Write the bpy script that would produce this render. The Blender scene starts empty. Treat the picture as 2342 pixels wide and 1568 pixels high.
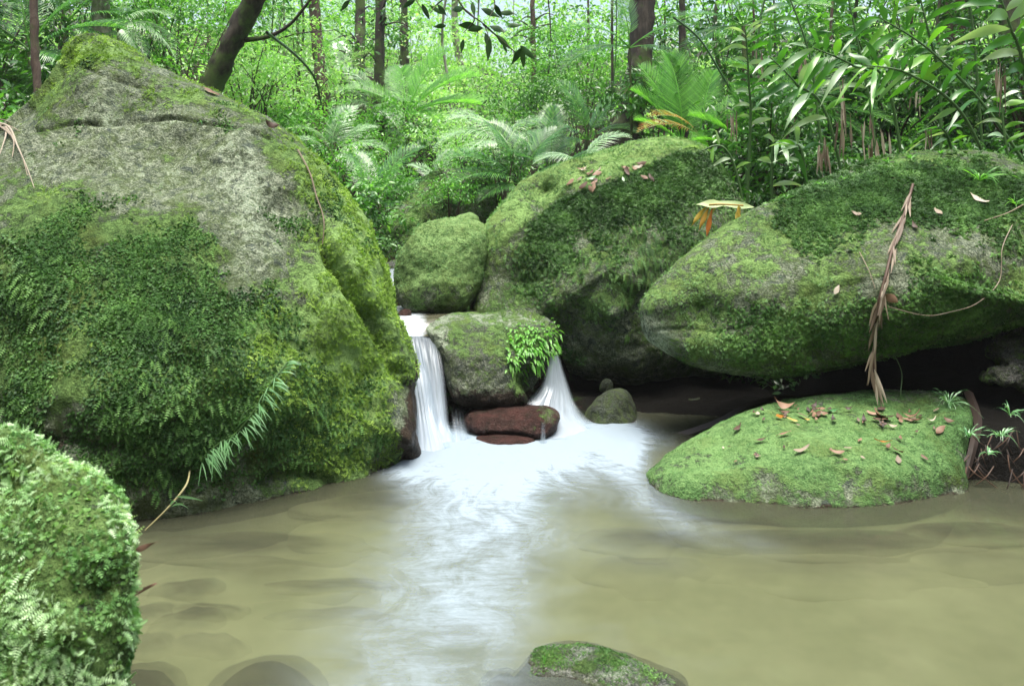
import bpy, math, random
import numpy as np
from mathutils import Vector, Matrix

# ------------------------------------------------------------------ camera, world, sun, exposure
scene = bpy.context.scene
col = scene.collection
R = math.radians
K = 2342.0                      # measuring width of the photograph
FD = K * 28 / 36.0              # focal length in the same unit
CX, HY, CAMH = 1171.0, 492.0, 1.5

cam_d = bpy.data.cameras.new('camera')
cam_d.lens = 28; cam_d.sensor_width = 36
cam_d.shift_y = -(1568 / 2 - HY) / K
cam_d.clip_start = 0.05; cam_d.clip_end = 500
cam_d.dof.use_dof = True; cam_d.dof.focus_distance = 5.2; cam_d.dof.aperture_fstop = 4.5
cam = bpy.data.objects.new('camera', cam_d)
cam.location = (0, 0, CAMH); cam.rotation_euler = (R(90), 0, 0)
col.objects.link(cam); scene.camera = cam

SUN_EL, SUN_AZ = R(80), R(170)
world = bpy.data.worlds.new("World"); scene.world = world; world.use_nodes = True
wn = world.node_tree; wn.nodes.clear()
sky = wn.nodes.new('ShaderNodeTexSky'); sky.sky_type = 'NISHITA'; sky.sun_disc = False
sky.sun_elevation = SUN_EL; sky.sun_rotation = SUN_AZ; sky.air_density = 1.6; sky.dust_density = 5.0; sky.ozone_density = 1.0
bgn = wn.nodes.new('ShaderNodeBackground'); bgn.inputs[1].default_value = 0.15
wo = wn.nodes.new('ShaderNodeOutputWorld')
wn.links.new(sky.outputs[0], bgn.inputs[0]); wn.links.new(bgn.outputs[0], wo.inputs[0])

sun_d = bpy.data.lights.new('sun', 'SUN'); sun_d.energy = 3.6; sun_d.angle = R(40); sun_d.color = (1.0, 0.98, 0.94)
sun = bpy.data.objects.new('sun', sun_d); col.objects.link(sun)
sdir = Vector((math.sin(SUN_AZ) * math.cos(SUN_EL), math.cos(SUN_AZ) * math.cos(SUN_EL), math.sin(SUN_EL)))
sun.rotation_euler = sdir.to_track_quat('Z', 'Y').to_euler()

scene.view_settings.view_transform = 'Standard'; scene.view_settings.look = 'None'
scene.view_settings.exposure = 1.0; scene.view_settings.gamma = 1.0
scene.cycles.use_denoising = True
scene.cycles.max_bounces = 7; scene.cycles.diffuse_bounces = 4; scene.cycles.glossy_bounces = 2
scene.cycles.transmission_bounces = 4; scene.cycles.transparent_max_bounces = 12
scene.cycles.sample_clamp_indirect = 6
scene.cycles.caustics_reflective = False; scene.cycles.caustics_refractive = False

# ------------------------------------------------------------------ helpers
def W(dx, dy, Y):
    """point at distance Y seen at photo position (dx, dy)"""
    return np.array([(dx - CX) * Y / FD, Y, CAMH - (dy - HY) * Y / FD])
def YW(dy):
    return CAMH * FD / (dy - HY)
def Wv(a):
    a = np.asarray(a, float)
    return np.stack([(a[..., 0] - CX) * a[..., 2] / FD, a[..., 2], CAMH - (a[..., 1] - HY) * a[..., 2] / FD], -1)
def proj(P):
    Y = np.maximum(P[..., 1], 0.05)
    return CX + P[..., 0] * FD / Y, HY - (P[..., 2] - CAMH) * FD / Y

_rp = np.random.RandomState(7); _perm = _rp.permutation(256); _perm = np.concatenate([_perm, _perm, _perm])
_grad = _rp.normal(size=(256, 3)); _grad /= np.linalg.norm(_grad, axis=1)[:, None]
def perlin(P):
    P = np.asarray(P, float); i = np.floor(P).astype(int); f = P - i; i &= 255
    u = f * f * f * (f * (f * 6 - 15) + 10)
    out = 0
    for dx in (0, 1):
        for dy in (0, 1):
            for dz in (0, 1):
                h = _perm[_perm[_perm[(i[..., 0] + dx) & 255] + ((i[..., 1] + dy) & 255)] + ((i[..., 2] + dz) & 255)]
                g = _grad[h & 255]
                d = (g * (f - np.array([dx, dy, dz]))).sum(-1)
                w = (u[..., 0] if dx else 1 - u[..., 0]) * (u[..., 1] if dy else 1 - u[..., 1]) * (u[..., 2] if dz else 1 - u[..., 2])
                out = out + w * d
    return out * 1.6
def fbm(P, oct=4, lac=2.03, gain=0.5):
    a, s, o = 1.0, 0, 0
    P = np.asarray(P, float)
    for k in range(oct):
        s = s + a * perlin(P + o); P = P * lac; a *= gain; o += 17.3
    return s
def sstep(a, b, x):
    t = np.clip((x - a) / (b - a), 0, 1); return t * t * (3 - 2 * t)

def mesh(name, V, F, mat=None, attrs=None, smooth=True):
    """V (n,3), F (m,3|4) or list of such arrays"""
    me = bpy.data.meshes.new(name)
    V = np.ascontiguousarray(V, dtype=np.float32)
    Fs = F if isinstance(F, list) else [F]
    Fs = [np.asarray(f, dtype=np.int32) for f in Fs if len(f)]
    me.vertices.add(len(V)); me.vertices.foreach_set('co', V.ravel())
    loops = np.concatenate([f.ravel() for f in Fs])
    tot = np.concatenate([np.full(len(f), f.shape[1], np.int32) for f in Fs])
    st = np.concatenate([[0], np.cumsum(tot)[:-1]]).astype(np.int32)
    me.loops.add(len(loops)); me.loops.foreach_set('vertex_index', loops)
    me.polygons.add(len(tot)); me.polygons.foreach_set('loop_start', st); me.polygons.foreach_set('loop_total', tot)
    me.polygons.foreach_set('use_smooth', np.full(len(tot), smooth, dtype=bool))
    me.update(calc_edges=True)
    for k, v in (attrs or {}).items():
        a = me.attributes.new(k, 'FLOAT', 'POINT'); a.data.foreach_set('value', np.ascontiguousarray(v, dtype=np.float32))
    if mat is not None:
        for m in (mat if isinstance(mat, (list, tuple)) else [mat]): me.materials.append(m)
    return me
def link(name, me, parent=None, loc=None):
    o = bpy.data.objects.new(name, me); col.objects.link(o)
    if parent is not None: o.parent = parent
    if loc is not None: o.location = loc
    return o
def tag(o, label=None, cat=None, group=None, kind=None):
    if label: o['label'] = label
    if cat: o['category'] = cat
    if group: o['group'] = group
    if kind: o['kind'] = kind
    return o
def thing(name, label, cat, loc, group=None):
    o = bpy.data.objects.new(name, None); col.objects.link(o); o.location = loc; o.empty_display_size = 0.1
    return tag(o, label, cat, group)

def catmull(P, n, closed=True):
    P = np.asarray(P, float); m = len(P)
    if closed:
        t = np.arange(n) * m / n; i = t.astype(int); f = (t - i)[:, None]
        p0, p1, p2, p3 = P[(i - 1) % m], P[i % m], P[(i + 1) % m], P[(i + 2) % m]
    else:
        t = np.linspace(0, m - 1 - 1e-9, n); i = t.astype(int); f = (t - i)[:, None]
        p0, p1, p2, p3 = P[np.maximum(i - 1, 0)], P[i], P[np.minimum(i + 1, m - 1)], P[np.minimum(i + 2, m - 1)]
    return 0.5 * (2 * p1 + (p2 - p0) * f + (2 * p0 - 5 * p1 + 4 * p2 - p3) * f * f + (3 * p1 - p0 - 3 * p2 + p3) * f ** 3)

def vnormals(V, Q):
    a, b, c, d = V[Q[:, 0]], V[Q[:, 1]], V[Q[:, 2]], V[Q[:, 3]]
    fn = np.cross(c - a, d - b); N = np.zeros_like(V)
    for k in range(4): np.add.at(N, Q[:, k], fn)
    return N / (np.linalg.norm(N, axis=1)[:, None] + 1e-12)

def polydist(px, py, pts):
    """distance to a polyline and sign (+ on the right-hand side going along it)"""
    best = np.full(px.shape, 1e9); sg = np.ones(px.shape)
    for (x0, y0), (x1, y1) in zip(pts[:-1], pts[1:]):
        vx, vy = x1 - x0, y1 - y0; L = vx * vx + vy * vy
        t = np.clip(((px - x0) * vx + (py - y0) * vy) / L, 0, 1)
        d = np.hypot(px - x0 - t * vx, py - y0 - t * vy)
        s = np.sign(vx * (py - y0) - vy * (px - x0))
        m = d < best; best = np.where(m, d, best); sg = np.where(m, s, sg)
    return best, sg
def blobs(px, py, L):
    """sum of soft elliptical regions (cx, cy, rx, ry, amount)"""
    s = 0
    for cx, cy, rx, ry, a in L:
        s = s + a * np.exp(-(((px - cx) / rx) ** 2 + ((py - cy) / ry) ** 2))
    return s

# ------------------------------------------------------------------ materials
def newmat(name):
    m = bpy.data.materials.new(name); m.use_nodes = True; nt = m.node_tree; nt.nodes.clear()
    return m, nt, nt.nodes.new, nt.links.new
def mixrgb(nt, a, b, f, mode='MIX'):
    n = nt.nodes.new('ShaderNodeMix'); n.data_type = 'RGBA'; n.blend_type = mode
    for s, v in ((n.inputs[6], a), (n.inputs[7], b), (n.inputs[0], f)):
        if isinstance(v, (int, float)): s.default_value = v
        elif isinstance(v, tuple): s.default_value = (*v, 1)
        else: nt.links.new(v, s)
    return n.outputs[2]
def math_(nt, op, a, b=0.0, clamp=False):
    n = nt.nodes.new('ShaderNodeMath'); n.operation = op; n.use_clamp = clamp
    for s, v in ((n.inputs[0], a), (n.inputs[1], b)):
        if isinstance(v, (int, float)): s.default_value = v
        else: nt.links.new(v, s)
    return n.outputs[0]
def mrange(nt, x, a, b, c=0.0, d=1.0):
    n = nt.nodes.new('ShaderNodeMapRange'); n.inputs[1].default_value = a; n.inputs[2].default_value = b
    n.inputs[3].default_value = c; n.inputs[4].default_value = d; nt.links.new(x, n.inputs[0]); return n.outputs[0]
def noise(nt, scale, detail=4, rough=0.6, dist=0.0, vec=None, off=None):
    if vec is None:
        tc = nt.nodes.new('ShaderNodeTexCoord'); vec = tc.outputs['Object']
    if off is not None:
        mp = nt.nodes.new('ShaderNodeMapping'); nt.links.new(vec, mp.inputs[0]); mp.inputs[1].default_value = off; vec = mp.outputs[0]
    n = nt.nodes.new('ShaderNodeTexNoise'); n.inputs['Scale'].default_value = scale; n.inputs['Detail'].default_value = detail
    n.inputs['Roughness'].default_value = rough; n.inputs['Distortion'].default_value = dist
    nt.links.new(vec, n.inputs['Vector']); return n.outputs[0]
def attr(nt, name):
    n = nt.nodes.new('ShaderNodeAttribute'); n.attribute_name = name; return n.outputs['Fac']
def ramp(nt, fac, stops):
    n = nt.nodes.new('ShaderNodeValToRGB'); nt.links.new(fac, n.inputs[0]); e = n.color_ramp.elements
    while len(e) > 2: e.remove(e[-1])
    for i, (p, c) in enumerate(stops):
        if i < 2: el = e[i]; el.position = p
        else: el = e.new(p)
        el.color = (*c, 1)
    return n.outputs[0]

def leaf_mat(name, stops, trans=0.35, rough=0.42, tint=(1.15, 1.35, 0.5), spec=0.5):
    m, nt, N, L = newmat(name)
    c = ramp(nt, attr(nt, 'var'), stops)
    p = N('ShaderNodeBsdfPrincipled'); L(c, p.inputs['Base Color']); p.inputs['Roughness'].default_value = rough
    p.inputs['Specular IOR Level'].default_value = spec
    t = N('ShaderNodeBsdfTranslucent'); L(mixrgb(nt, c, tint, 1.0, 'MULTIPLY'), t.inputs['Color'])
    mx = N('ShaderNodeMixShader'); mx.inputs[0].default_value = trans
    L(p.outputs[0], mx.inputs[1]); L(t.outputs[0], mx.inputs[2])
    o = N('ShaderNodeOutputMaterial'); L(mx.outputs[0], o.inputs[0]); return m

def rock_mat(name, moss_hi=(0.26, 0.42, 0.13), moss_mid=(0.10, 0.18, 0.05), moss_lo=(0.018, 0.04, 0.010), stone=((0.06, 0.075, 0.055), (0.17, 0.205, 0.14), (0.38, 0.42, 0.31)), scale=1.0, red=(0.055, 0.04, 0.026)):
    """attributes: moss (cover), lum (bright or dark growth, some light and shade put in), lich (pale lichen), wet (bare wet reddish stone)"""
    m, nt, N, L = newmat(name)
    ex = lambda x, w=0.16: mrange(nt, x, 0.5 - w, 0.5 + w)
    n1 = ex(noise(nt, 3.0 * scale, 6, 0.65)); n2 = ex(noise(nt, 22 * scale, 5, 0.75, 0.3, off=(3, 1, 2))); n3 = ex(noise(nt, 85 * scale, 3, 0.75, off=(7, 3, 1))); n4 = ex(noise(nt, 8 * scale, 6, 0.75, 0.6, off=(1, 8, 4)))
    n5 = ex(noise(nt, 13 * scale, 5, 0.7, 0.8, off=(9, 2, 6)))
    mul = lambda a, b: math_(nt, 'MULTIPLY', a, b); add = lambda a, b: math_(nt, 'ADD', a, b); sub = lambda a, b: math_(nt, 'SUBTRACT', a, b)
    st = ramp(nt, add(mul(n2, 0.5), mul(n3, 0.5)), [(0.25, stone[0]), (0.5, stone[1]), (0.75, stone[2])])
    st = mixrgb(nt, st, (0.045, 0.06, 0.07), mrange(nt, n5, 0.66, 0.85, 0, 0.75))
    st = mixrgb(nt, st, (0.13, 0.18, 0.06), mrange(nt, n4, 0.35, 0.8, 0.15, 0.7))
    lm = mrange(nt, add(add(mul(n2, 0.35), mul(n4, 0.45)), attr(nt, 'lich')), 0.62, 0.85)
    st = mixrgb(nt, st, mixrgb(nt, (0.20, 0.28, 0.17), (0.62, 0.69, 0.52), n3), mul(lm, 0.85))
    wr = mixrgb(nt, mixrgb(nt, red, (0.025, 0.02, 0.016), n4), (0.20, 0.15, 0.12), mrange(nt, n3, 0.6, 1.0, 0, 0.5))
    wet = mrange(nt, add(attr(nt, 'wet'), mul(sub(n5, 0.5), 0.5)), 0.35, 0.6)
    st = mixrgb(nt, st, wr, wet)
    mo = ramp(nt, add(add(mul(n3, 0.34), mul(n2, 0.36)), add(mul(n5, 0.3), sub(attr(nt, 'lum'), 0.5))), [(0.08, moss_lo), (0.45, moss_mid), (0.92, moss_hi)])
    mo = mixrgb(nt, mo, (0.13, 0.16, 0.035), mrange(nt, n1, 0.5, 1.0, 0, 0.4))
    mask = mrange(nt, add(attr(nt, 'moss'), add(mul(sub(n2, 0.5), 0.45), add(mul(sub(n3, 0.5), 0.2), mul(sub(n4, 0.5), 0.65)))), 0.38, 0.58)
    c = mixrgb(nt, st, mo, mask)
    c = mixrgb(nt, c, (0.17, 0.17, 0.11), attr(nt, 'silt'))
    p = N('ShaderNodeBsdfPrincipled'); L(c, p.inputs['Base Color'])
    L(math_(nt, 'SUBTRACT', 0.92, math_(nt, 'MULTIPLY', wet, 0.55)), p.inputs['Roughness'])
    p.inputs['Specular IOR Level'].default_value = 0.12
    b = N('ShaderNodeBump'); b.inputs['Strength'].default_value = 1.0; b.inputs['Distance'].default_value = 0.02
    h = math_(nt, 'ADD', math_(nt, 'MULTIPLY', n3, 0.35), math_(nt, 'ADD', math_(nt, 'MULTIPLY', n2, 0.8), math_(nt, 'MULTIPLY', mask, 0.35)))
    L(h, b.inputs['Height']); L(b.outputs[0], p.inputs['Normal'])
    o = N('ShaderNodeOutputMaterial'); L(p.outputs[0], o.inputs[0]); return m

def bark_mat(name, a, b, c, moss=0.3):
    m, nt, N, L = newmat(name)
    tc = N('ShaderNodeTexCoord'); mp = N('ShaderNodeMapping'); mp.inputs[3].default_value = (1, 1, 0.3); L(tc.outputs['Object'], mp.inputs[0])
    n1 = noise(nt, 14, 6, 0.7, 0.5, vec=mp.outputs[0]); n2 = noise(nt, 3, 4, 0.6); n3 = noise(nt, 45, 3)
    cc = ramp(nt, n1, [(0.35, a), (0.5, b), (0.68, c)])
    cc = mixrgb(nt, cc, mixrgb(nt, (0.03, 0.06, 0.012), (0.11, 0.17, 0.03), n3), mrange(nt, n2, 0.62 - moss * 0.4, 0.74 - moss * 0.4, 0, 0.85))
    p = N('ShaderNodeBsdfPrincipled'); L(cc, p.inputs['Base Color']); p.inputs['Roughness'].default_value = 0.85
    bp = N('ShaderNodeBump'); bp.inputs['Strength'].default_value = 0.8; bp.inputs['Distance'].default_value = 0.02; L(n1, bp.inputs['Height']); L(bp.outputs[0], p.inputs['Normal'])
    o = N('ShaderNodeOutputMaterial'); L(p.outputs[0], o.inputs[0]); return m

G = {}
G['fern'] = leaf_mat('fern_leaf', [(0.0, (0.0209, 0.06, 0.0168)), (0.5, (0.0617, 0.15, 0.035)), (1.0, (0.171, 0.34, 0.084))], 0.25, 0.5, spec=0.2)
G['ferndark'] = leaf_mat('dark_creeper_leaf', [(0.0, (0.014, 0.04, 0.012)), (0.6, (0.06, 0.14, 0.035)), (1.0, (0.17, 0.33, 0.09))], 0.2, 0.42, spec=0.2)
G['moss'] = leaf_mat('moss_frond', [(0.0, (0.09, 0.16, 0.03)), (0.5, (0.22, 0.36, 0.06)), (1.0, (0.44, 0.62, 0.15))], 0.3, 0.7, spec=0.2)
G['mossgreen'] = leaf_mat('flat_boulder_moss', [(0.0, (0.057, 0.14, 0.04)), (0.5, (0.1235, 0.27, 0.08)), (1.0, (0.266, 0.45, 0.224))], 0.3, 0.7, spec=0.2)
G['mossgrey'] = leaf_mat('grey_green_moss', [(0.0, (0.076, 0.16, 0.052)), (0.5, (0.171, 0.32, 0.117)), (1.0, (0.361, 0.54, 0.286))], 0.3, 0.7, spec=0.2)
G['mossnear'] = leaf_mat('near_moss_frond', [(0.0, (0.0475, 0.15, 0.0403)), (0.5, (0.209, 0.42, 0.138)), (1.0, (0.589, 0.76, 0.483))], 0.3, 0.6, spec=0.2)
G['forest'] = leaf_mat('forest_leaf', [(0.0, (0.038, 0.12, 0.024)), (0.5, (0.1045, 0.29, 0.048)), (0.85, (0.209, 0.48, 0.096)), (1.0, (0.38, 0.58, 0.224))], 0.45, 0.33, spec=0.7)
G['forestdark'] = leaf_mat('shade_painted_leaf', [(0.0, (0.0203, 0.0675, 0.0162)), (0.6, (0.054, 0.162, 0.0297)), (1.0, (0.1215, 0.297, 0.054))], 0.35, 0.33, spec=0.7)  # darker copy of the forest leaf, shade put into its colour
G['forestlight'] = leaf_mat('light_painted_leaf', [(0.0, (0.16, 0.36, 0.085)), (0.6, (0.34, 0.6, 0.204)), (1.0, (0.66, 0.78, 0.646))], 0.5, 0.35, spec=0.7)  # brighter copy of the forest leaf, glade light put into its colour
G['palm'] = leaf_mat('palm_leaf', [(0.0, (0.039, 0.13, 0.039)), (0.6, (0.078, 0.234, 0.0455)), (1.0, (0.156, 0.364, 0.065))], 0.4, 0.30, spec=0.8)
G['palmbright'] = leaf_mat('bright_palm_leaf', [(0.0, (0.084, 0.266, 0.042)), (1.0, (0.224, 0.532, 0.084))], 0.5, 0.35, spec=0.6)
G['palmpale'] = leaf_mat('pale_palm_leaf', [(0.0, (0.175, 0.325, 0.1625)), (1.0, (0.425, 0.6, 0.35))], 0.35, 0.28, spec=0.9)
G['ginger'] = leaf_mat('ginger_leaf', [(0.0, (0.039, 0.143, 0.026)), (0.6, (0.091, 0.286, 0.0325)), (1.0, (0.208, 0.442, 0.052))], 0.45, 0.30, spec=0.8)
G['gingerpale'] = leaf_mat('pale_sheen_ginger_leaf', [(0.0, (0.24, 0.408, 0.216)), (1.0, (0.504, 0.624, 0.408))], 0.35, 0.3, spec=0.8)  # pale leaves: glossy reflection put into the colour
G['grass'] = leaf_mat('blade_leaf', [(0.0, (0.07, 0.22, 0.07)), (1.0, (0.26, 0.48, 0.24))], 0.35, 0.3, spec=0.8)
G['dead'] = leaf_mat('dead_leaf', [(0.0, (0.045, 0.026, 0.016)), (0.5, (0.14, 0.075, 0.042)), (1.0, (0.3, 0.19, 0.12))], 0.15, 0.6, tint=(1.2, 0.9, 0.6))
G['deadpale'] = leaf_mat('dry_frond', [(0.0, (0.12, 0.085, 0.055)), (0.6, (0.29, 0.235, 0.165)), (1.0, (0.52, 0.46, 0.36))], 0.2, 0.6, tint=(1.2, 0.95, 0.7))
G['rootdark'] = leaf_mat('dark_root', [(0.0, (0.02, 0.012, 0.008)), (1.0, (0.05, 0.03, 0.02))], 0.0, 0.6)
G['tan'] = leaf_mat('tan_stem', [(0.0, (0.10, 0.10, 0.04)), (1.0, (0.26, 0.24, 0.11))], 0.0, 0.6)
G['orange'] = leaf_mat('withering_leaf', [(0.0, (0.40, 0.13, 0.02)), (0.45, (0.42, 0.30, 0.04)), (1.0, (0.40, 0.52, 0.24))], 0.3, 0.45, tint=(1.2, 1.0, 0.6))
G['stem'] = leaf_mat('green_stem', [(0.0, (0.03, 0.08, 0.02)), (1.0, (0.10, 0.20, 0.05))], 0.0, 0.45)
G['bark'] = bark_mat('dark_bark', (0.010, 0.008, 0.007), (0.035, 0.026, 0.02), (0.08, 0.065, 0.05), 0.35)
G['barkbrown'] = bark_mat('brown_bark', (0.03, 0.018, 0.013), (0.085, 0.055, 0.04), (0.16, 0.12, 0.09), 0.15)
G['barkpale'] = bark_mat('pale_bark', (0.08, 0.075, 0.055), (0.20, 0.19, 0.15), (0.34, 0.33, 0.28), 0.3)
G['barkmoss'] = bark_mat('mossy_bark', (0.012, 0.009, 0.007), (0.035, 0.026, 0.018), (0.08, 0.065, 0.045), 0.42)

# ------------------------------------------------------------------ ground height
EX = [-30, -6, -2.5, -1.2, -0.75, -0.3, 0.4, 0.9, 1.5, 2.05, 2.35, 3.0, 6, 30]
EY = [4.4, 4.4, 4.6, 4.85, 5.45, 5.75, 5.8, 5.9, 5.8, 5.5, 4.5, 4.32, 4.3, 4.4]
def ground(X, Y, rough=True):
    X = np.asarray(X, float); Y = np.asarray(Y, float)
    t = Y - np.interp(X, EX, EY)
    H = np.interp(X, [-8, -3, -1.4, -0.9, -0.2, 0.6, 1.6, 3, 8], [2.2, 1.7, 1.0, 0.66, 0.66, 0.9, 1.25, 1.35, 2.0])
    z = -0.27 + 0.23 * sstep(-0.7, 0.0, t) + 0.08 * sstep(0, 0.35, t) + 0.26 * sstep(0.02, 0.4, t) * sstep(2.25, 2.5, X) * sstep(6, 4, X)
    st = np.interp(X, [-1.1, -0.5, 0.3, 0.7, 1.2, 3.2, 4], [0.35, 0.05, 0.1, 1.4, 1.8, 1.8, .4])
    z = z + (H - 0.08) * sstep(st, st + 0.55, t)
    z = z + 0.155 * np.maximum(t - 1.2, 0) + 0.05 * np.maximum(t - 14, 0)
    z = z + 0.13 * np.maximum(np.abs(X) - 5, 0) * sstep(2, 8, np.abs(X))
    z = z + 1.0 * np.maximum(-1.6 - Y, 0) * (Y < -1.6) * sstep(-1.6, -6, Y)  # unseen rise behind the camera, shaped to cut low sky light
    bank = np.maximum(-X - 2.6, 0) * 0.7 * (1 - sstep(2.5, 5, Y)) + np.maximum(X - 4.3, 0) * 0.7 * (1 - sstep(2.5, 5, Y))
    z = z + np.minimum(bank, 6)
    if rough:
        P = np.stack([X, Y, 0 * X], -1)
        z = z + 0.10 * fbm(P * 0.9, 3) * sstep(-0.5, 1.5, t + 0.3) + 0.045 * fbm(P * 3.1, 3) + 0.3 * fbm(P * 0.12 + 5, 2) * sstep(4, 12, np.abs(t))
    return z
def gz(x, y): return float(ground(np.array([x]), np.array([y]))[0])

def axis(lo, hi, mid, fine, n):
    s = np.linspace(-1, 1, n); w = np.sign(s) * (fine * np.abs(s) + (1 - fine) * np.abs(s) ** 3)
    return np.where(w < 0, mid + w * (mid - lo), mid + w * (hi - mid))
gx = axis(-60, 60, 0.3, 0.10, 360); gy = axis(-25, 90, 5.3, 0.08, 400)
GX, GY = np.meshgrid(gx, gy); GZ = ground(GX, GY)
V = np.stack([GX, GY, GZ], -1).reshape(-1, 3)
nx, ny = len(gx), len(gy)
I = np.arange(nx * ny).reshape(ny, nx); Q = np.stack([I[:-1, :-1], I[:-1, 1:], I[1:, 1:], I[1:, :-1]], -1).reshape(-1, 4)
t_ = (GY - np.interp(GX, EX, EY)).ravel()
m, nt, N, L = newmat('forest_floor_and_silt')
# dark soil, leaf litter, silt
n1 = noise(nt, 2.2, 5, 0.6); n2 = noise(nt, 30, 5, 0.7); n3 = noise(nt, 7, 5, 0.65, 0.6)
soil = ramp(nt, n2, [(0.35, (0.006, 0.004, 0.003)), (0.5, (0.014, 0.009, 0.006)), (0.66, (0.05, 0.03, 0.02))])
soil = mixrgb(nt, soil, (0.04, 0.09, 0.02), mrange(nt, n3, 0.5, 0.62, 0, 0.8))
silt = ramp(nt, n1, [(0.3, (0.28, 0.285, 0.18)), (0.7, (0.50, 0.50, 0.37))])
soil = mixrgb(nt, soil, mixrgb(nt, (0.003, 0.003, 0.0025), (0.011, 0.010, 0.008), n2), attr(nt, 'hollow_shade'))  # floor of the hollow blackened, its shade put into the colour
c = mixrgb(nt, soil, silt, attr(nt, 'silt'))
p = N('ShaderNodeBsdfPrincipled'); L(c, p.inputs['Base Color']); p.inputs['Roughness'].default_value = 0.9; p.inputs['Specular IOR Level'].default_value = 0.08
b = N('ShaderNodeBump'); b.inputs['Distance'].default_value = 0.03; L(math_(nt, 'MULTIPLY', n2, math_(nt, 'SUBTRACT', 1.0, attr(nt, 'silt'))), b.inputs['Height']); L(b.outputs[0], p.inputs['Normal'])
o = N('ShaderNodeOutputMaterial'); L(p.outputs[0], o.inputs[0])
silt_a = (1 - sstep(-0.55, -0.15, t_)) * (1 - sstep(-0.12, 0.02, V[:, 2]))
tag(link('ground', mesh('ground', V, Q, m, {'silt': silt_a * (1 - sstep(.45, .8, V[:, 0]) * sstep(5.2, 5.5, V[:, 1])), 'hollow_shade': sstep(.35, .6, V[:, 0]) * sstep(4.2, 3.6, V[:, 0]) * sstep(-.4, -.1, t_) * sstep(2.2, 1.9, t_)})), 'brown forest floor rising behind the boulders, pale silt under the pool', None, None, 'structure')

# ------------------------------------------------------------------ boulders
class Rock: pass
def boulder(name, outline, center, front, back, n=(220, 130), sq=(1.0, 1.0), ctrl=(), amp=0.03, freq=2.0, sculpt=None, paint=None, mat=None, seed=0, label='', cat='boulder', group=None, rr=0.35):
    nt_, np_ = n
    O = catmull(Wv(np.array([[a, b, c] for a, b, c in outline])), nt_)
    C = W(*center); ray = C - np.array([0, 0, CAMH]); ray /= np.linalg.norm(ray)
    phi = np.linspace(0, math.pi, np_)
    s = np.sin(phi) ** sq[0]; c = np.sign(np.cos(phi)) * np.abs(np.cos(phi)) ** sq[1]
    s[0] = s[-1] = 0
    P = C + s[:, None, None] * (O - C)[None]
    bul = np.where(c > 0, -front * c, -back * c)
    P = P + bul[:, None, None] * ray
    P = P.reshape(-1, 3)
    Wt = np.zeros(len(P))
    if len(ctrl):
        # pull the front face to the given distances (moving along the line of sight)
        cp = np.array(ctrl, float); px, py = proj(P); fr = np.repeat(c > 0.02, nt_)
        res = []
        for q in cp:
            d = (px - q[0]) ** 2 + (py - q[1]) ** 2; d = np.where(fr, d, 1e12); k = np.argmin(d); res.append(q[2] - P[k, 1])
        res = np.array(res)
        op = proj(O[::max(1, nt_ // 24)]); ax = np.concatenate([cp[:, 0], op[0]]); ay = np.concatenate([cp[:, 1], op[1]]); av = np.concatenate([res, np.zeros(len(op[0]))])
        span = rr * (ax.max() - ax.min())
        K_ = lambda x, y, X, Y_: np.exp(-np.hypot(x[:, None] - X[None], y[:, None] - Y_[None]) / span)
        A = K_(ax, ay, ax, ay) + np.eye(len(ax)) * 1e-3; w = np.linalg.solve(A, av)
        dY = K_(px, py, ax, ay) @ w
        dY = np.where(fr, dY * sstep(0, 0.35, np.repeat(c, nt_)), 0)
        k = 1 + dY / P[:, 1]
        P = np.array([0, 0, CAMH]) + (P - np.array([0, 0, CAMH])) * k[:, None]
    I = np.arange(nt_ * np_).reshape(np_, nt_); J = np.roll(I, -1, 1)
    Q = np.stack([I[:-1], I[1:], J[1:], J[:-1]], -1).reshape(-1, 4)
    Nn = vnormals(P, Q)
    cen = P.mean(0)
    if ((P - cen) * Nn).sum() < 0: Q = Q[:, ::-1]; Nn = -Nn
    # average the two poles
    P = P + Nn * (amp * (fbm(P * freq + seed * 9.1, 3) + 0.35 * fbm(P * freq * 3.7 + seed, 3) + 0.10 * fbm(P * freq * 14, 2)))[:, None]
    px, py = proj(P)
    frf = ((P - cen) @ ray) < 0.15 * front
    if sculpt is not None: P = P + Nn * np.where(frf, sculpt(px, py, P), 0)[:, None]
    for r in (0, np_ - 1): P[I[r]] = P[I[1 if r == 0 else np_ - 2]].mean(0)
    Nn = vnormals(P, Q)
    px, py = proj(P)
    a = {'moss': np.full(len(P), 0.5), 'lum': np.full(len(P), 0.5), 'lich': np.zeros(len(P)), 'wet': np.zeros(len(P))}
    if paint is not None:
        for k_, v in paint(px, py, P, Nn).items(): a[k_] = np.clip(v + 0 * px, 0, 1.6)
    sub = sstep(0.02, -0.02, P[:, 2]); a['moss'] = a['moss'] * (1 - sub); a['wet'] = np.maximum(a['wet'], sub); a['lich'] = a['lich'] * (1 - sub)  # under water bare and wet, also darkened to stand for dark reflections
    a['silt'] = sstep(-0.02, -0.20, P[:, 2])
    org = np.array([cen[0], cen[1], P[:, 2].min()])
    o = link(name, mesh(name, P - org, Q, mat, a), None, org)
    tag(o, label, cat, group)
    rk = Rock(); rk.o = o; rk.P = P; rk.Q = Q; rk.N = Nn; rk.px = px; rk.py = py; rk.a = a; rk.org = org
    return rk

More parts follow.
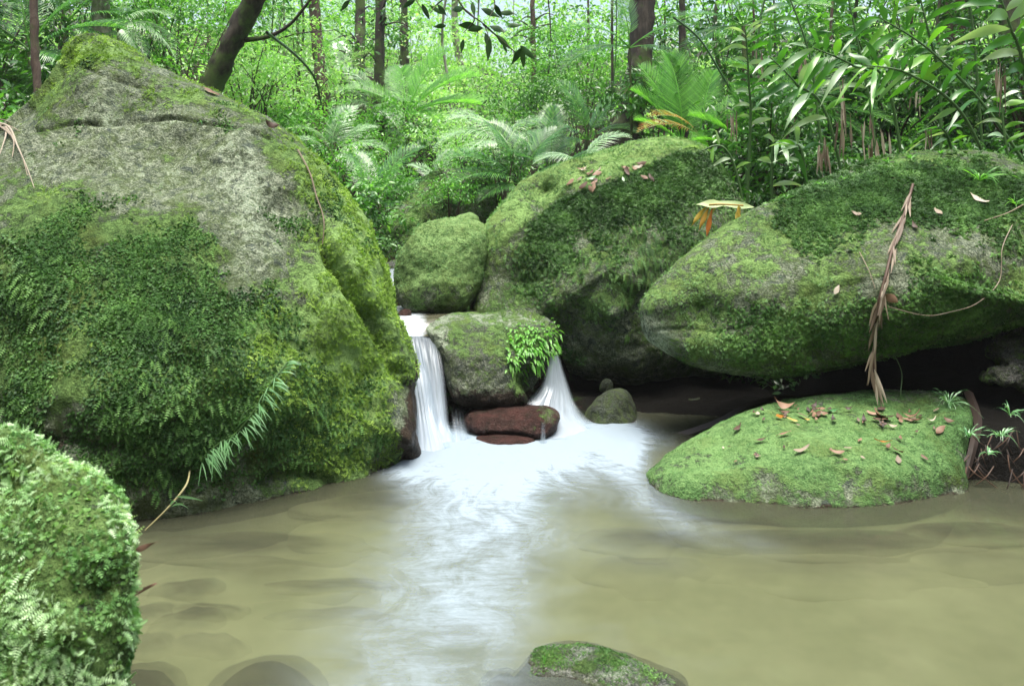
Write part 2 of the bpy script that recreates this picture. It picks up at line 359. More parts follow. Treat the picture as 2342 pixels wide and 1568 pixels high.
# leaf templates: (verts, tris); y along the leaf, z out of it, length 1
T_leaf = (np.array([[0, 0, 0], [-.22, .35, .05], [.22, .35, .05], [0, .5, -.02], [-.14, .75, .02], [.14, .75, .02], [0, 1, -.08]], float),
          np.array([[0, 3, 1], [0, 2, 3], [1, 3, 4], [3, 2, 5], [3, 6, 4], [3, 5, 6]]))
T_oval = (np.array([[0, 0, 0], [-.33, .3, .06], [.33, .3, .06], [-.3, .7, .03], [.3, .7, .03], [0, 1, -.08]], float),
          np.array([[0, 2, 1], [1, 2, 4], [1, 4, 3], [3, 4, 5]]))
T_dia = (np.array([[0, 0, 0], [-.26, .45, .08], [.26, .45, .08], [0, 1, -.1]], float), np.array([[0, 2, 1], [1, 2, 3]]))
def T_frond(k=5, w=.30, droop=.25):
    v, f = [], []
    for i in range(k):
        y = (i + .3) / k; h = w * math.sin(math.pi * (0.25 + 0.7 * y)); z = -droop * y * y; b = len(v); d = .8 / k
        v += [(0, y, z), (-h, y + d * .9, z - .03), (0, y + d, z), (h, y + d * .9, z - .03), (0, y + d * .35, z + .01)]
        f += [(b, b + 2, b + 1), (b, b + 3, b + 2)]
    b = len(v); v += [(-.02, 0, 0), (.02, 0, 0), (0, 1, -droop)]; f += [(b, b + 1, b + 2)]
    return np.array(v, float), np.array(f)
def T_tri(): return np.array([[-.12, 0, 0], [.12, 0, 0], [0, 1, 0.1]], float), np.array([[0, 1, 2]])
def T_lobed():
    v = [(0, 0, 0)]; f = []
    for a, l in ((-75, .6), (-35, .8), (0, 1.0), (35, .8), (75, .6)):
        ar = R(a); b = len(v); dx, dy = math.sin(ar), math.cos(ar); nx_, ny_ = dy, -dx; w = .13
        v += [(dx * l * .5 - nx_ * w, dy * l * .5 - ny_ * w, .04), (dx * l, dy * l, -.08), (dx * l * .5 + nx_ * w, dy * l * .5 + ny_ * w, .04)]
        f += [(0, b + 2, b), (b, b + 2, b + 1)]
    return np.array(v, float), np.array(f)
T_lob = T_lobed()

def frames(Z, Yd):
    """orthonormal frames with z close to Z and y along Yd"""
    Yd = Yd / (np.linalg.norm(Yd, axis=1)[:, None] + 1e-9)
    X = np.cross(Yd, Z); X /= (np.linalg.norm(X, axis=1)[:, None] + 1e-9)
    Z = np.cross(X, Yd); return np.stack([X, Yd, Z], 1)       # rows are the axes
def place(T, pos, fr, size, widen=None):
    v, f = T; n = len(pos); s = v[None] * size[:, None, None]
    if widen is not None: s = s * np.stack([widen, np.ones(n), np.ones(n)], -1)[:, None, :]
    Vx = np.einsum('nvk,nkj->nvj', s, fr) + pos[:, None]
    F = f[None] + (np.arange(n) * len(v))[:, None, None]
    return Vx.reshape(-1, 3), F.reshape(-1, f.shape[1])
def sample(rk, mask, n, rng, camfacing=True):
    Q = rk.Q; ar = np.linalg.norm(np.cross(rk.P[Q[:, 2]] - rk.P[Q[:, 0]], rk.P[Q[:, 3]] - rk.P[Q[:, 1]]), axis=1)
    mk = np.clip(mask, 0, None)[Q].mean(1)
    w = ar * mk
    if camfacing:
        v = rk.P[Q[:, 0]] - np.array([0, 0, CAMH]); v /= np.linalg.norm(v, axis=1)[:, None]
        fc = -(rk.N[Q[:, 0]] * v).sum(1); w = w * (fc > -0.5)
    w = w * (rk.P[Q[:, 0], 2] > 0.0)
    if w.sum() <= 0: return np.zeros((0, 3)), np.zeros((0, 3))
    k = rng.choice(len(Q), n, p=w / w.sum()); a, b = rng.rand(n, 1), rng.rand(n, 1)
    q = Q[k]; Pp = (rk.P[q[:, 0]] * (1 - a) + rk.P[q[:, 1]] * a) * (1 - b) + (rk.P[q[:, 3]] * (1 - a) + rk.P[q[:, 2]] * a) * b
    return Pp, rk.N[q[:, 0]]
def cover(rk, name, mask, n, T, size, mat, seed=1, lift=0.5, down=0.7, jitter=0.5, label=None, grow=0.0, widen=1.0, clump=0):
    """small leaves growing from the rock's face, one child mesh"""
    rng = np.random.RandomState(seed)
    P, Nr = sample(rk, mask, n, rng)
    if not len(P): return
    r = rng.normal(size=P.shape)
    if name == 'moss':
        kk = fbm(P * 7 + 2, 3) + 0.3 * fbm(P * 24, 2) > -0.10; P, Nr, r = P[kk], Nr[kk], r[kk]; n = len(P)
    g = np.array([0, 0, -1.0]) - Nr * (-(Nr[:, 2:3])); g /= (np.linalg.norm(g, axis=1)[:, None] + 0.3)
    tdir = r - Nr * (r * Nr).sum(1)[:, None]; tdir /= np.linalg.norm(tdir, axis=1)[:, None]
    yd = tdir * jitter + g * down + Nr * lift
    zz = Nr + 0.35 * rng.normal(size=P.shape)
    sz = size * (0.5 + rng.rand(n) ** 1.5)
    V, F = place(T, P - Nr * 0.002, frames(zz, yd), sz, np.full(n, widen))
    cl = 0.5 + 0.5 * fbm(P * 5.0 + seed, 3)
    var = np.repeat(np.clip(0.30 * rng.rand(n) + 0.75 * cl + grow, 0, 1), len(T[0]))
    o = link(name, mesh(name, V - rk.org, F, mat, {'var': var}, smooth=False), rk.o)
    if label: o['label'] = label
    return o

# ---- the largest boulder, on the left
CR1 = [(40, 300), (100, 295), (170, 280), (250, 285), (330, 275), (400, 268), (470, 280), (560, 292), (620, 315)]
GR1 = [(640, 330), (700, 440), (735, 530), (760, 590), (800, 650), (850, 720), (890, 790), (915, 850)]
RD1 = [(195, 120), (165, 175), (130, 225), (90, 275)]
RD2 = [(195, 150), (250, 175), (310, 195), (350, 200)]
def sc1(px, py, P):
    d, s = polydist(px, py, CR1); h = -0.035 * np.exp(-(d / 4.0) ** 2)
    d, s = polydist(px, py, GR1); on = sstep(430, 620, py)
    h += on * (0.05 * (s < 0) * sstep(0, 12, d) * np.exp(-(d / 70) ** 2) - 0.10 * np.exp(-(d / 11) ** 2) - 0.05 * (s > 0) * np.exp(-d / 50)) * sstep(900, 840, py)
    d, s = polydist(px, py, RD1); h += -0.09 * (s > 0) * sstep(0, 30, d) * np.exp(-d / 90)
    d, s = polydist(px, py, RD2); h += -0.02 * np.exp(-(d / 8) ** 2) + 0.015 * np.exp(-d / 30) * (s < 0)
    d, s = polydist(px, py, [(600, 1110), (650, 1085), (720, 1090), (760, 1110)]); h += -0.05 * np.exp(-(d / 14) ** 2)
    h += -0.05 * np.exp(-((py - 1010 - 0.03 * px) / 26) ** 2) * sstep(330, 60, px)
    return h
def pa1(px, py, P, Nn):
    nz = 1.3 * fbm(P * 2.3, 5)
    moss = 0.10 + 0.25 * fbm(P * 5, 2) + blobs(px, py, [(330, 760, 420, 200, 0.75), (100, 700, 330, 260, 0.5), (810, 760, 110, 330, 0.55), (880, 560, 110, 190, 0.6), (760, 400, 110, 150, 0.6), (620, 930, 330, 220, 0.7), (360, 560, 110, 80, 0.7), (170, 500, 80, 60, .5),
                                 (230, 120, 130, 40, 0.8), (480, 220, 180, 45, 0.55), (620, 330, 110, 60, 0.45), (120, 220, 60, 90, 0.6), (60, 640, 120, 200, .3)]) + 0.25 * nz
    moss -= blobs(px, py, [(940, 960, 30, 100, 0.8), (80, 1020, 90, 40, .6), (560, 620, 90, 110, .35), (300, 400, 260, 90, .3), (540, 380, 60, 90, .5)])
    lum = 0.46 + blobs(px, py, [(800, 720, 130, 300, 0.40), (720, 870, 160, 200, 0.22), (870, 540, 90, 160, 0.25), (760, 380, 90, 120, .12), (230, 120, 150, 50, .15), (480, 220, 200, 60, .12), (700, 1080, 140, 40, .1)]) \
        - blobs(px, py, [(450, 720, 120, 90, 0.30), (300, 1080, 420, 130, 0.40), (60, 800, 200, 160, .15), (200, 600, 200, 90, .22), (330, 740, 130, 80, .1), (850, 760, 40, 60, .3)]) + 0.1 * fbm(P * 1.7 + 4, 3)  # darker growth, with shade of the foot and slab crease put in
    lich = blobs(px, py, [(320, 400, 330, 100, 0.20), (560, 400, 60, 120, 0.30), (650, 520, 90, 100, .25), (300, 240, 160, 60, .35), (550, 660, 90, 120, .2), (60, 420, 120, 100, .15)]) - 0.02
    wet = blobs(px, py, [(950, 900, 22, 170, 1.0), (930, 1030, 40, 60, 0.8)]) + 0.8 * sstep(0.12, 0.0, P[:, 2]) * (px > 850) + blobs(px, py, [(80, 1015, 110, 30, .6)])
    return dict(moss=moss, lum=lum, lich=lich, wet=wet)
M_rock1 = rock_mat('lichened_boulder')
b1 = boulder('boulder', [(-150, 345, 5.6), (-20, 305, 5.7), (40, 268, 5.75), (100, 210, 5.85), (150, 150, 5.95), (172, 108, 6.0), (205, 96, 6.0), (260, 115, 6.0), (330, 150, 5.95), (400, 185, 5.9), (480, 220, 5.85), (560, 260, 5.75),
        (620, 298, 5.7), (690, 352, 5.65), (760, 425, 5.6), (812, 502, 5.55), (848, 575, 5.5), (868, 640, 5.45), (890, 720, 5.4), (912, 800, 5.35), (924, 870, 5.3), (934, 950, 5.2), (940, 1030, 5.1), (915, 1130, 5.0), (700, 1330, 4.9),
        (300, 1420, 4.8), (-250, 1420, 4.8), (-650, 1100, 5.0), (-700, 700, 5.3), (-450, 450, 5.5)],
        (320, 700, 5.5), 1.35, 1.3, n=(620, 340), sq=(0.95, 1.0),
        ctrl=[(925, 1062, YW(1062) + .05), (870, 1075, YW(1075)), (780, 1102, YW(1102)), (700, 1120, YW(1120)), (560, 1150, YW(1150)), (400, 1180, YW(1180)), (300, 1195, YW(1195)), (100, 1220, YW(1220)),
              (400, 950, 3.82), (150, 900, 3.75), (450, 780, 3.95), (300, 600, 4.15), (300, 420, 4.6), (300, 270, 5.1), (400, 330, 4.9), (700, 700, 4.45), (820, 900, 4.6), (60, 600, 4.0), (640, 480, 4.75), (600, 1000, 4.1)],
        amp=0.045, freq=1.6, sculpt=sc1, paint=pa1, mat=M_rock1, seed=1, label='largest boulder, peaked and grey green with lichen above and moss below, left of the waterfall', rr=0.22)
mk = np.clip(blobs(b1.px, b1.py, [(200, 780, 330, 190, 0.9), (400, 720, 160, 110, 0.9), (360, 560, 90, 70, 0.9), (160, 500, 60, 50, .7), (560, 960, 260, 140, 1.0), (250, 1050, 330, 110, .8), (760, 900, 120, 140, .45), (780, 480, 60, 110, .5), (100, 640, 130, 90, .6)]) + 0.8 * fbm(b1.P * 3.5 + 3, 4) - 0.42, 0, 1.2) * sstep(0.02, 0.12, b1.P[:, 2])
cover(b1, 'creeping_ferns', mk, 46000, T_oval, 0.015, G['fern'], 3, lift=0.75, down=0.5, jitter=0.8, grow=-0.12, label='small round leaved creepers over the shaded side of the boulder')  # leaves toned down too, carrying part of this side's shade
mk2 = np.clip(b1.a['moss'] + 0.4 * fbm(b1.P * 6, 3) - 0.25, 0, 1)
cover(b1, 'moss', mk2 * sstep(0.40, 0.62, b1.a['lum']), 48000, T_frond(3, .35), 0.020, G['moss'], 4, lift=0.6, down=0.5, jitter=0.6, grow=-0.05)['kind'] = 'stuff'
cover(b1, 'hanging_fronds', mk * (0.4 + fbm(b1.P * 5, 2)), 2600, T_frond(6, .22, .4), 0.045, G['fern'], 5, lift=0.5, down=1.2, jitter=0.35, grow=0.15)

# ---- near boulder with feathery moss, bottom left
def pa2(px, py, P, Nn): return dict(moss=0.9 + 0.3 * fbm(P * 5, 3), lum=0.5 + 0.2 * fbm(P * 6 + 4, 3), lich=0.1 + 0 * px, wet=0 * px)
M_rock2 = rock_mat('near_mossy_boulder', scale=1.5)
b2 = boulder('boulder', [(-260, 930, 2.35), (0, 996, 2.35), (60, 1022, 2.33), (120, 1062, 2.3), (200, 1105, 2.28), (250, 1138, 2.25), (278, 1180, 2.22), (292, 1235, 2.2), (297, 1300, 2.18), (295, 1400, 2.17), (286, 1480, 2.17), (272, 1570, 2.17), (262, 1720, 2.15), (200, 2000, 2.1), (-300, 2100, 2.1), (-700, 1600, 2.2), (-600, 1100, 2.3)],
        (-120, 1420, 2.25), 0.52, 0.5, n=(360, 200), sq=(0.75, 0.9), amp=0.02, freq=4, paint=pa2, mat=M_rock2, seed=2, label='near boulder thick with feathery light green moss at the bottom left corner',
        ctrl=[(100, 1200, 1.95), (0, 1080, 2.15), (150, 1450, 1.83), (230, 1350, 1.95)])
cover(b2, 'moss', 0.7 + 0.6 * fbm(b2.P * 9, 2), 26000, T_frond(4, .36, .3), 0.016, G['mossnear'], 6, lift=0.7, down=0.4, jitter=0.8, grow=-0.05)['kind'] = 'stuff'
cover(b2, 'feathery_fronds', np.clip(fbm(b2.P * 6, 3) + 0.25, 0, 1), 11000, T_frond(6, .30, .35), 0.022, G['mossnear'], 7, lift=0.75, down=0.5, jitter=0.6, grow=0.22)
cover(b2, 'leafy_moss', np.clip(-fbm(b2.P * 6, 3) + 0.35, 0, 1), 9000, T_oval, 0.012, G['fern'], 8, lift=0.6, down=0.4, jitter=0.8, grow=0.1)

# ---- small round boulder by the upper stream
def pa3(px, py, P, Nn):
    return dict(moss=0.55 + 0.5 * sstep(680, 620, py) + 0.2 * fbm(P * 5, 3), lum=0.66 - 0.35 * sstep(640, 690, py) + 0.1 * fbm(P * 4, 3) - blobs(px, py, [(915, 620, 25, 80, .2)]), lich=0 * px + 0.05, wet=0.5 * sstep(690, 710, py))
M_rock3 = rock_mat('green_boulder', moss_hi=(0.27, 0.42, 0.15), moss_mid=(0.12, 0.21, 0.065))
b3 = boulder('boulder', [(903, 650, 6.5), (910, 600, 6.5), (925, 560, 6.5), (955, 520, 6.55), (1000, 503, 6.6), (1065, 501, 6.6), (1108, 515, 6.6), (1118, 555, 6.55), (1108, 620, 6.5), (1090, 680, 6.45), (1055, 712, 6.4), (1000, 722, 6.4), (945, 712, 6.4), (915, 690, 6.4)],
        (1010, 610, 6.5), 0.32, 0.4, n=(260, 150), sq=(0.8, 0.85), amp=0.02, freq=4, paint=pa3, mat=M_rock3, seed=3, label='small round green boulder perched above the left cascade')
cover(b3, 'moss', np.clip(b3.a['moss'], 0, 1) * sstep(700, 600, b3.py), 5000, T_frond(3, .35), 0.015, G['mossgrey'], 9, lift=0.6, down=0.4, jitter=0.7, grow=-0.15)['kind'] = 'stuff'
b3b = boulder('boulder', [(1030, 520, 7.0), (1040, 500, 7.0), (1060, 488, 7.0), (1082, 487, 7.0), (1096, 505, 7.0), (1085, 545, 7.0), (1045, 545, 7.0)], (1064, 515, 7.0), 0.12, 0.15, n=(90, 50), amp=0.01, freq=5, paint=pa3, mat=M_rock3, seed=13,
        label='tiny moss hump peeking over the small round boulder')

# ---- middle boulder
RG4 = [(1130, 590), (1200, 520), (1290, 450), (1380, 425), (1470, 385), (1550, 350), (1600, 350)]
def sc4(px, py, P):
    d, s = polydist(px, py, RG4); return 0.05 * np.exp(-(d / 40) ** 2)
def pa4(px, py, P, Nn):
    d, s = polydist(px, py, RG4); top = (s < 0) * sstep(0, 25, d)
    sh = sstep(720, 860, py)
    return dict(moss=0.50 + 0.3 * top + 0.3 * fbm(P * 3, 3) - 0.35 * sh - blobs(px, py, [(1400, 640, 140, 60, .18)]), lum=0.42 + 0.3 * top - 0.12 * sh + 0.12 * fbm(P * 3 + 2, 3) + blobs(px, py, [(1170, 560, 60, 80, .16), (1390, 700, 150, 80, .08)]),  # brightness of the lit top put into moss tone, darker towards the foot
                lich=blobs(px, py, [(1290, 800, 60, 50, .3)]) - 0.1 * (1 - top), wet=0 * px)
M_rock4 = rock_mat('fern_grown_boulder')
b4 = boulder('boulder', [(1110, 520, 6.9), (1150, 465, 6.95), (1210, 412, 7.1), (1285, 372, 7.2), (1370, 346, 7.3), (1450, 332, 7.3), (1540, 326, 7.3), (1600, 345, 7.2), (1650, 390, 7.1), (1685, 450, 7.0), (1730, 600, 6.9), (1740, 760, 6.8),
        (1640, 850, 7.0), (1500, 866, 6.9), (1380, 866, 6.9), (1300, 842, 6.85), (1230, 815, 6.9), (1120, 800, 6.6), (1088, 730, 6.6), (1090, 660, 6.7), (1105, 590, 6.8)],
        (1390, 620, 6.85), 0.75, 0.9, n=(460, 260), sq=(0.8, 0.85), amp=0.04, freq=2.0, sculpt=sc4, paint=pa4, mat=M_rock4, seed=4,
        ctrl=[(1250, 440, 6.85), (1380, 450, 6.45), (1250, 520, 6.45), (1400, 600, 6.1), (1200, 650, 6.3), (1400, 720, 6.10), (1560, 500, 6.4), (1250, 720, 6.3), (1560, 680, 6.3), (1480, 740, 6.3), (1320, 780, 6.4)],
        label='middle boulder with dark creepers below its pale green mossy top', rr=0.25)
d4, s4 = polydist(b4.px, b4.py, RG4)
mk = np.clip(((s4 > 0) * np.exp(-np.maximum(d4 - 60, 0) / 55) * 1.3 * sstep(1150, 1260, b4.px) + 0.45 * fbm(b4.P * 3.2, 3) - 0.25), 0, 1)
cover(b4, 'creeping_ferns', mk, 26000, T_lob, 0.026, G['ferndark'], 10, lift=0.8, down=0.6, jitter=0.8, label='dark small leaved creepers below the crest')
cover(b4, 'moss', np.clip(b4.a['moss'] - .15, 0, 1) * sstep(820, 700, b4.py), 20000, T_frond(3, .35), 0.021, G['mossgrey'], 11, lift=0.5, down=0.5, jitter=0.6, grow=-0.18)['kind'] = 'stuff'
cover(b4, 'hanging_fronds', np.clip(blobs(b4.px, b4.py, [(1550, 470, 90, 90, 1), (1480, 600, 60, 90, .8), (1300, 590, 80, 30, .7)]), 0, 1), 1200, T_frond(7, .22, .5), 0.06, G['fern'], 12, lift=0.4, down=1.4, jitter=0.25, grow=0.1)

# ---- long boulder on the right
def pa5(px, py, P, Nn):
    return dict(moss=0.52 + 0.3 * fbm(P * 2.6, 3) - blobs(px, py, [(1490, 780, 60, 60, 0.8), (2010, 700, 60, 110, .4), (1650, 850, 100, 18, .4), (2200, 540, 120, 40, .3)]),
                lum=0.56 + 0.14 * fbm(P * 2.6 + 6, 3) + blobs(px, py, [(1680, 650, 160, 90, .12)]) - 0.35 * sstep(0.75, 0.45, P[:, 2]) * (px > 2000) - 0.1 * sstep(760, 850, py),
                lich=blobs(px, py, [(1490, 760, 70, 70, .35), (1650, 800, 160, 40, .25), (1950, 700, 90, 60, .25), (1800, 560, 200, 60, .12)]) - 0.03, wet=0 * px)
def sc5(px, py, P):
    d, s = polydist(px, py, [(1500, 755), (1570, 750), (1640, 760), (1720, 740)]); return -0.014 * np.exp(-(d / 5) ** 2)
M_rock5 = rock_mat('right_boulder')
b5 = boulder('boulder', [(1466, 725, 5.55), (1470, 695, 5.55), (1500, 650, 5.6), (1555, 600, 5.65), (1620, 545, 5.75), (1690, 495, 5.85), (1760, 462, 5.9), (1850, 425, 6.0), (1950, 388, 6.05), (2050, 362, 6.1), (2150, 347, 6.1), (2260, 352, 6.0), (2360, 385, 5.9), (2600, 450, 5.7), (2900, 620, 5.5),
        (2800, 760, 5.3), (2500, 730, 5.2), (2342, 735, 5.25), (2250, 765, 5.3), (2100, 805, 5.35), (1960, 832, 5.4), (1850, 850, 5.4), (1760, 862, 5.4), (1680, 858, 5.4), (1600, 838, 5.45), (1530, 805, 5.5), (1482, 765, 5.55)],
        (2080, 620, 5.6), 0.72, 0.7, n=(560, 280), sq=(0.8, 0.9), amp=0.026, freq=1.8, sculpt=sc5, paint=pa5, mat=M_rock5, seed=5,
        ctrl=[(1600, 700, 5.25), (1750, 700, 5.0), (2000, 650, 4.85), (2200, 600, 4.85), (2000, 500, 5.2), (2200, 450, 5.35), (1850, 800, 5.1), (2300, 700, 4.95), (1800, 530, 5.4)],
        label='long overhanging boulder on the right with a creeper mat on its top', rr=0.25)
mk = np.clip(blobs(b5.px, b5.py, [(2100, 440, 270, 70, 1.4), (1880, 480, 90, 60, .8), (1830, 530, 60, 50, .5), (2250, 500, 120, 60, .6)]) + 0.5 * fbm(b5.P * 3.2, 3) - 0.3, 0, 1.2)
cover(b5, 'creeping_ferns', mk, 26000, T_lob, 0.028, G['ferndark'], 14, lift=0.9, down=0.5, jitter=0.9, label='dark green creeper mat over the crest', grow=0.05)
mk = np.clip(blobs(b5.px, b5.py, [(2200, 690, 160, 70, 1.3), (1950, 760, 250, 50, .8), (2330, 560, 90, 60, .6), (1750, 740, 180, 60, .5)]) + 0.4 * fbm(b5.P * 4 + 2, 3) - 0.3, 0, 1.2)
cover(b5, 'leafy_moss', mk, 15000, T_lob, 0.022, G['fern'], 15, lift=0.8, down=0.7, jitter=0.7, grow=0.1)
cover(b5, 'moss', np.clip(b5.a['moss'] - 0.2, 0, 1), 20000, T_frond(3, .35), 0.018, G['mossgrey'], 16, lift=0.5, down=0.5, jitter=0.6, grow=-0.08)['kind'] = 'stuff'

# ---- low flat boulder
def pa6(px, py, P, Nn):
    low = sstep(0.10, 0.02, P[:, 2])
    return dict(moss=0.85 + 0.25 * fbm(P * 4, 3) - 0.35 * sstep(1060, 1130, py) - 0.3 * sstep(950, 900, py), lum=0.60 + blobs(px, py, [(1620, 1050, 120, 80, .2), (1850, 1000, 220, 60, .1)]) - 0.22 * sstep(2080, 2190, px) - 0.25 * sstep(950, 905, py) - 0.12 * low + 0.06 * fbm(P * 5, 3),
                lich=blobs(px, py, [(1900, 1110, 350, 35, .35)]), wet=0.55 * sstep(0.03, 0.0, P[:, 2]))
M_rock6 = rock_mat('flat_boulder', moss_hi=(0.22, 0.38, 0.13), moss_mid=(0.09, 0.19, 0.06))
b6 = boulder('boulder', [(1486, 1098, 4.62), (1490, 1078, 4.75), (1530, 1040, 4.85), (1590, 1000, 4.95), (1660, 962, 5.05), (1750, 925, 5.15), (1870, 903, 5.3), (2000, 893, 5.35), (2120, 896, 5.3), (2195, 912, 5.2), (2225, 950, 4.9), (2212, 1010, 4.7), (2205, 1090, 4.5), (2210, 1200, 4.4),
        (2050, 1290, 4.3), (1800, 1300, 4.3), (1600, 1270, 4.35), (1500, 1180, 4.5)],
        (1850, 1060, 4.75), 0.50, 0.45, n=(420, 240), sq=(0.8, 0.9), amp=0.016, freq=3.0, paint=pa6, mat=M_rock6, seed=6,
        ctrl=[(1520, 1130, YW(1130)), (1600, 1145, YW(1145)), (1720, 1153, YW(1153)), (1850, 1160, YW(1160)), (1960, 1160, YW(1160)), (2080, 1148, YW(1148)), (2170, 1130, YW(1130)),
              (1850, 1080, 4.18), (1850, 1010, 4.42), (1850, 950, 4.85), (2050, 1000, 4.5), (2050, 1080, 4.2), (2080, 940, 4.95), (1650, 1060, 4.42), (1650, 1005, 4.7), (1800, 925, 5.08)],
        label='low flat bright green boulder strewn with fallen leaves in the pool', rr=0.25)
cover(b6, 'moss', np.clip(b6.a['moss'], 0, 1), 30000, T_frond(3, .35), 0.008, G['mossgreen'], 17, lift=0.7, down=0.2, jitter=0.8, grow=-0.05)['kind'] = 'stuff'

# ---- block splitting the cascade, and the red slab below it
def pa7(px, py, P, Nn):
    top = sstep(0.1, 0.6, Nn[:, 2])
    return dict(moss=0.10 + 0.12 * top + 0.35 * sstep(880, 780, py) * sstep(1000, 1060, px) + 0.2 * fbm(P * 6, 3) + blobs(px, py, [(1180, 870, 18, 60, .6)]), lum=0.42 + 0.15 * top + blobs(px, py, [(1180, 870, 14, 60, .25)]) - 0.1 * sstep(820, 900, py),
                lich=top * 0.25 + blobs(px, py, [(1160, 728, 100, 14, .9), (1000, 770, 40, 40, .35)]), wet=sstep(860, 930, py) * 1.0 + 0.4 * sstep(1040, 1000, px) * sstep(780, 820, py))
def sc7(px, py, P):
    d, s = polydist(px, py, [(1170, 800), (1185, 850), (1210, 925)]); h = -0.05 * (s < 0) * sstep(0, 12, d)
    d, s = polydist(px, py, [(1170, 840), (1220, 848), (1260, 840)]); h += -0.05 * np.exp(-(d / 7) ** 2) - 0.09 * (s > 0) * sstep(0, 8, d) * sstep(60, 20, d) * (px > 1180)
    return h
M_rock7 = rock_mat('cascade_block', stone=((0.05, 0.06, 0.05), (0.13, 0.14, 0.115), (0.32, 0.34, 0.28)), scale=1.4)
b7 = boulder('boulder', [(973, 748, 6.0), (1000, 728, 6.05), (1050, 718, 6.1), (1110, 720, 6.1), (1150, 714, 6.1), (1185, 706, 6.1), (1225, 718, 6.05), (1262, 738, 6.0), (1278, 762, 5.95), (1275, 800, 5.9), (1264, 840, 5.85), (1245, 858, 5.85), (1228, 880, 5.8), (1218, 905, 5.8), (1202, 930, 5.75),
        (1140, 938, 5.7), (1080, 934, 5.7), (1040, 922, 5.7), (1025, 890, 5.75), (1015, 845, 5.8), (1000, 800, 5.85), (980, 770, 5.95)],
        (1130, 820, 5.85), 0.36, 0.35, n=(320, 180), sq=(0.65, 0.7), amp=0.018, freq=4, sculpt=sc7, paint=pa7, mat=M_rock7, seed=7, label='squarish dark block with a fern tuft between the two cascades')
cover(b7, 'moss', np.clip(b7.a['moss'] - 0.2, 0, 1) * sstep(900, 820, b7.py), 3000, T_frond(3, .35), 0.012, G['mossgrey'], 18, lift=0.5, down=0.5, jitter=0.7)['kind'] = 'stuff'
def pa8(px, py, P, Nn): return dict(moss=0.0 + blobs(px, py, [(1250, 950, 30, 25, .45)]), lum=0.5 + 0 * px, lich=blobs(px, py, [(1250, 945, 40, 15, .3)]) - 0.1, wet=1.0 - blobs(px, py, [(1255, 950, 28, 20, .7)]))
M_rock8 = rock_mat('wet_red_slab', stone=((0.05, 0.045, 0.035), (0.14, 0.12, 0.09), (0.3, 0.28, 0.22)), scale=1.3, red=(0.095, 0.042, 0.036))
b8 = boulder('boulder', [(1060, 962, 5.55), (1072, 940, 5.6), (1120, 930, 5.65), (1200, 924, 5.65), (1250, 926, 5.6), (1276, 940, 5.55), (1281, 962, 5.5), (1270, 988, 5.45), (1240, 1004, 5.4), (1180, 996, 5.4), (1110, 994, 5.45), (1072, 985, 5.5)],
        (1175, 962, 5.5), 0.22, 0.25, n=(200, 110), sq=(0.6, 0.75), amp=0.014, freq=5, paint=pa8, mat=M_rock8, seed=8, label='wet reddish slab under the squarish block')
b9 = boulder('boulder', [(1085, 1004, 5.3), (1120, 993, 5.35), (1170, 989, 5.35), (1215, 997, 5.3), (1225, 1012, 5.25), (1190, 1040, 5.2), (1110, 1040, 5.2)], (1155, 1013, 5.28), 0.12, 0.15, n=(120, 70), amp=0.008, freq=5, paint=pa8, mat=M_rock8, seed=9, label='thin wet slab rim lowest under the reddish slab')

# ---- rocks in the dark hollow
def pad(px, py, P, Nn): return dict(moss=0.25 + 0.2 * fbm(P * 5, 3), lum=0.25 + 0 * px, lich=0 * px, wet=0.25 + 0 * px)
M_rock9 = rock_mat('hollow_shade_stone', moss_mid=(0.05, 0.09, 0.03), moss_hi=(0.10, 0.17, 0.06), stone=((0.012, 0.014, 0.013), (0.035, 0.04, 0.038), (0.09, 0.10, 0.095)))  # near-black stone colours carry the darkness of the hollow
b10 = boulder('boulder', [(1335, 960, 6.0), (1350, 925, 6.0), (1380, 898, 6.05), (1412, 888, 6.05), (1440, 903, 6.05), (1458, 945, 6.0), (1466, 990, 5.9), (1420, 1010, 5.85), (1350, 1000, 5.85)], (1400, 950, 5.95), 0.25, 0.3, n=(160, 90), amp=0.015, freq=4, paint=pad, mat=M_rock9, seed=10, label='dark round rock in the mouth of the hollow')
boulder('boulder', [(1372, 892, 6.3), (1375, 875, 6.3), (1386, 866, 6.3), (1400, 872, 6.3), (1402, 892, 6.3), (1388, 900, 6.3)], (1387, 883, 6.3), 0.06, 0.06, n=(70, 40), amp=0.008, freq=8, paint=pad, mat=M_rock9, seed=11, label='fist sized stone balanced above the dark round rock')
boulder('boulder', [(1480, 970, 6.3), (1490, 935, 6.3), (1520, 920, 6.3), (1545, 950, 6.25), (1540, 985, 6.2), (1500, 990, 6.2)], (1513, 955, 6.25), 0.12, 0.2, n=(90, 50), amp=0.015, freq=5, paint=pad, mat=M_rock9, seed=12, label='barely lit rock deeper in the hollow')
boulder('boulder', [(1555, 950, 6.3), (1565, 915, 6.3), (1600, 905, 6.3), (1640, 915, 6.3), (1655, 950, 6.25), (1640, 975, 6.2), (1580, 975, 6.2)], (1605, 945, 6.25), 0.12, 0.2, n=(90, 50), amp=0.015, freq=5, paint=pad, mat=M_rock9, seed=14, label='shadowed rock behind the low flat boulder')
def palich(px, py, P, Nn): return dict(moss=0.30 + 0.35 * fbm(P * 5, 3), lum=0.5 + 0 * px, lich=0.1 + 0 * px, wet=0.0 * px)
M_rock10 = rock_mat('flaky_grey_stone', stone=((0.04, 0.04, 0.04), (0.12, 0.115, 0.115), (0.26, 0.25, 0.25)), scale=1.6)
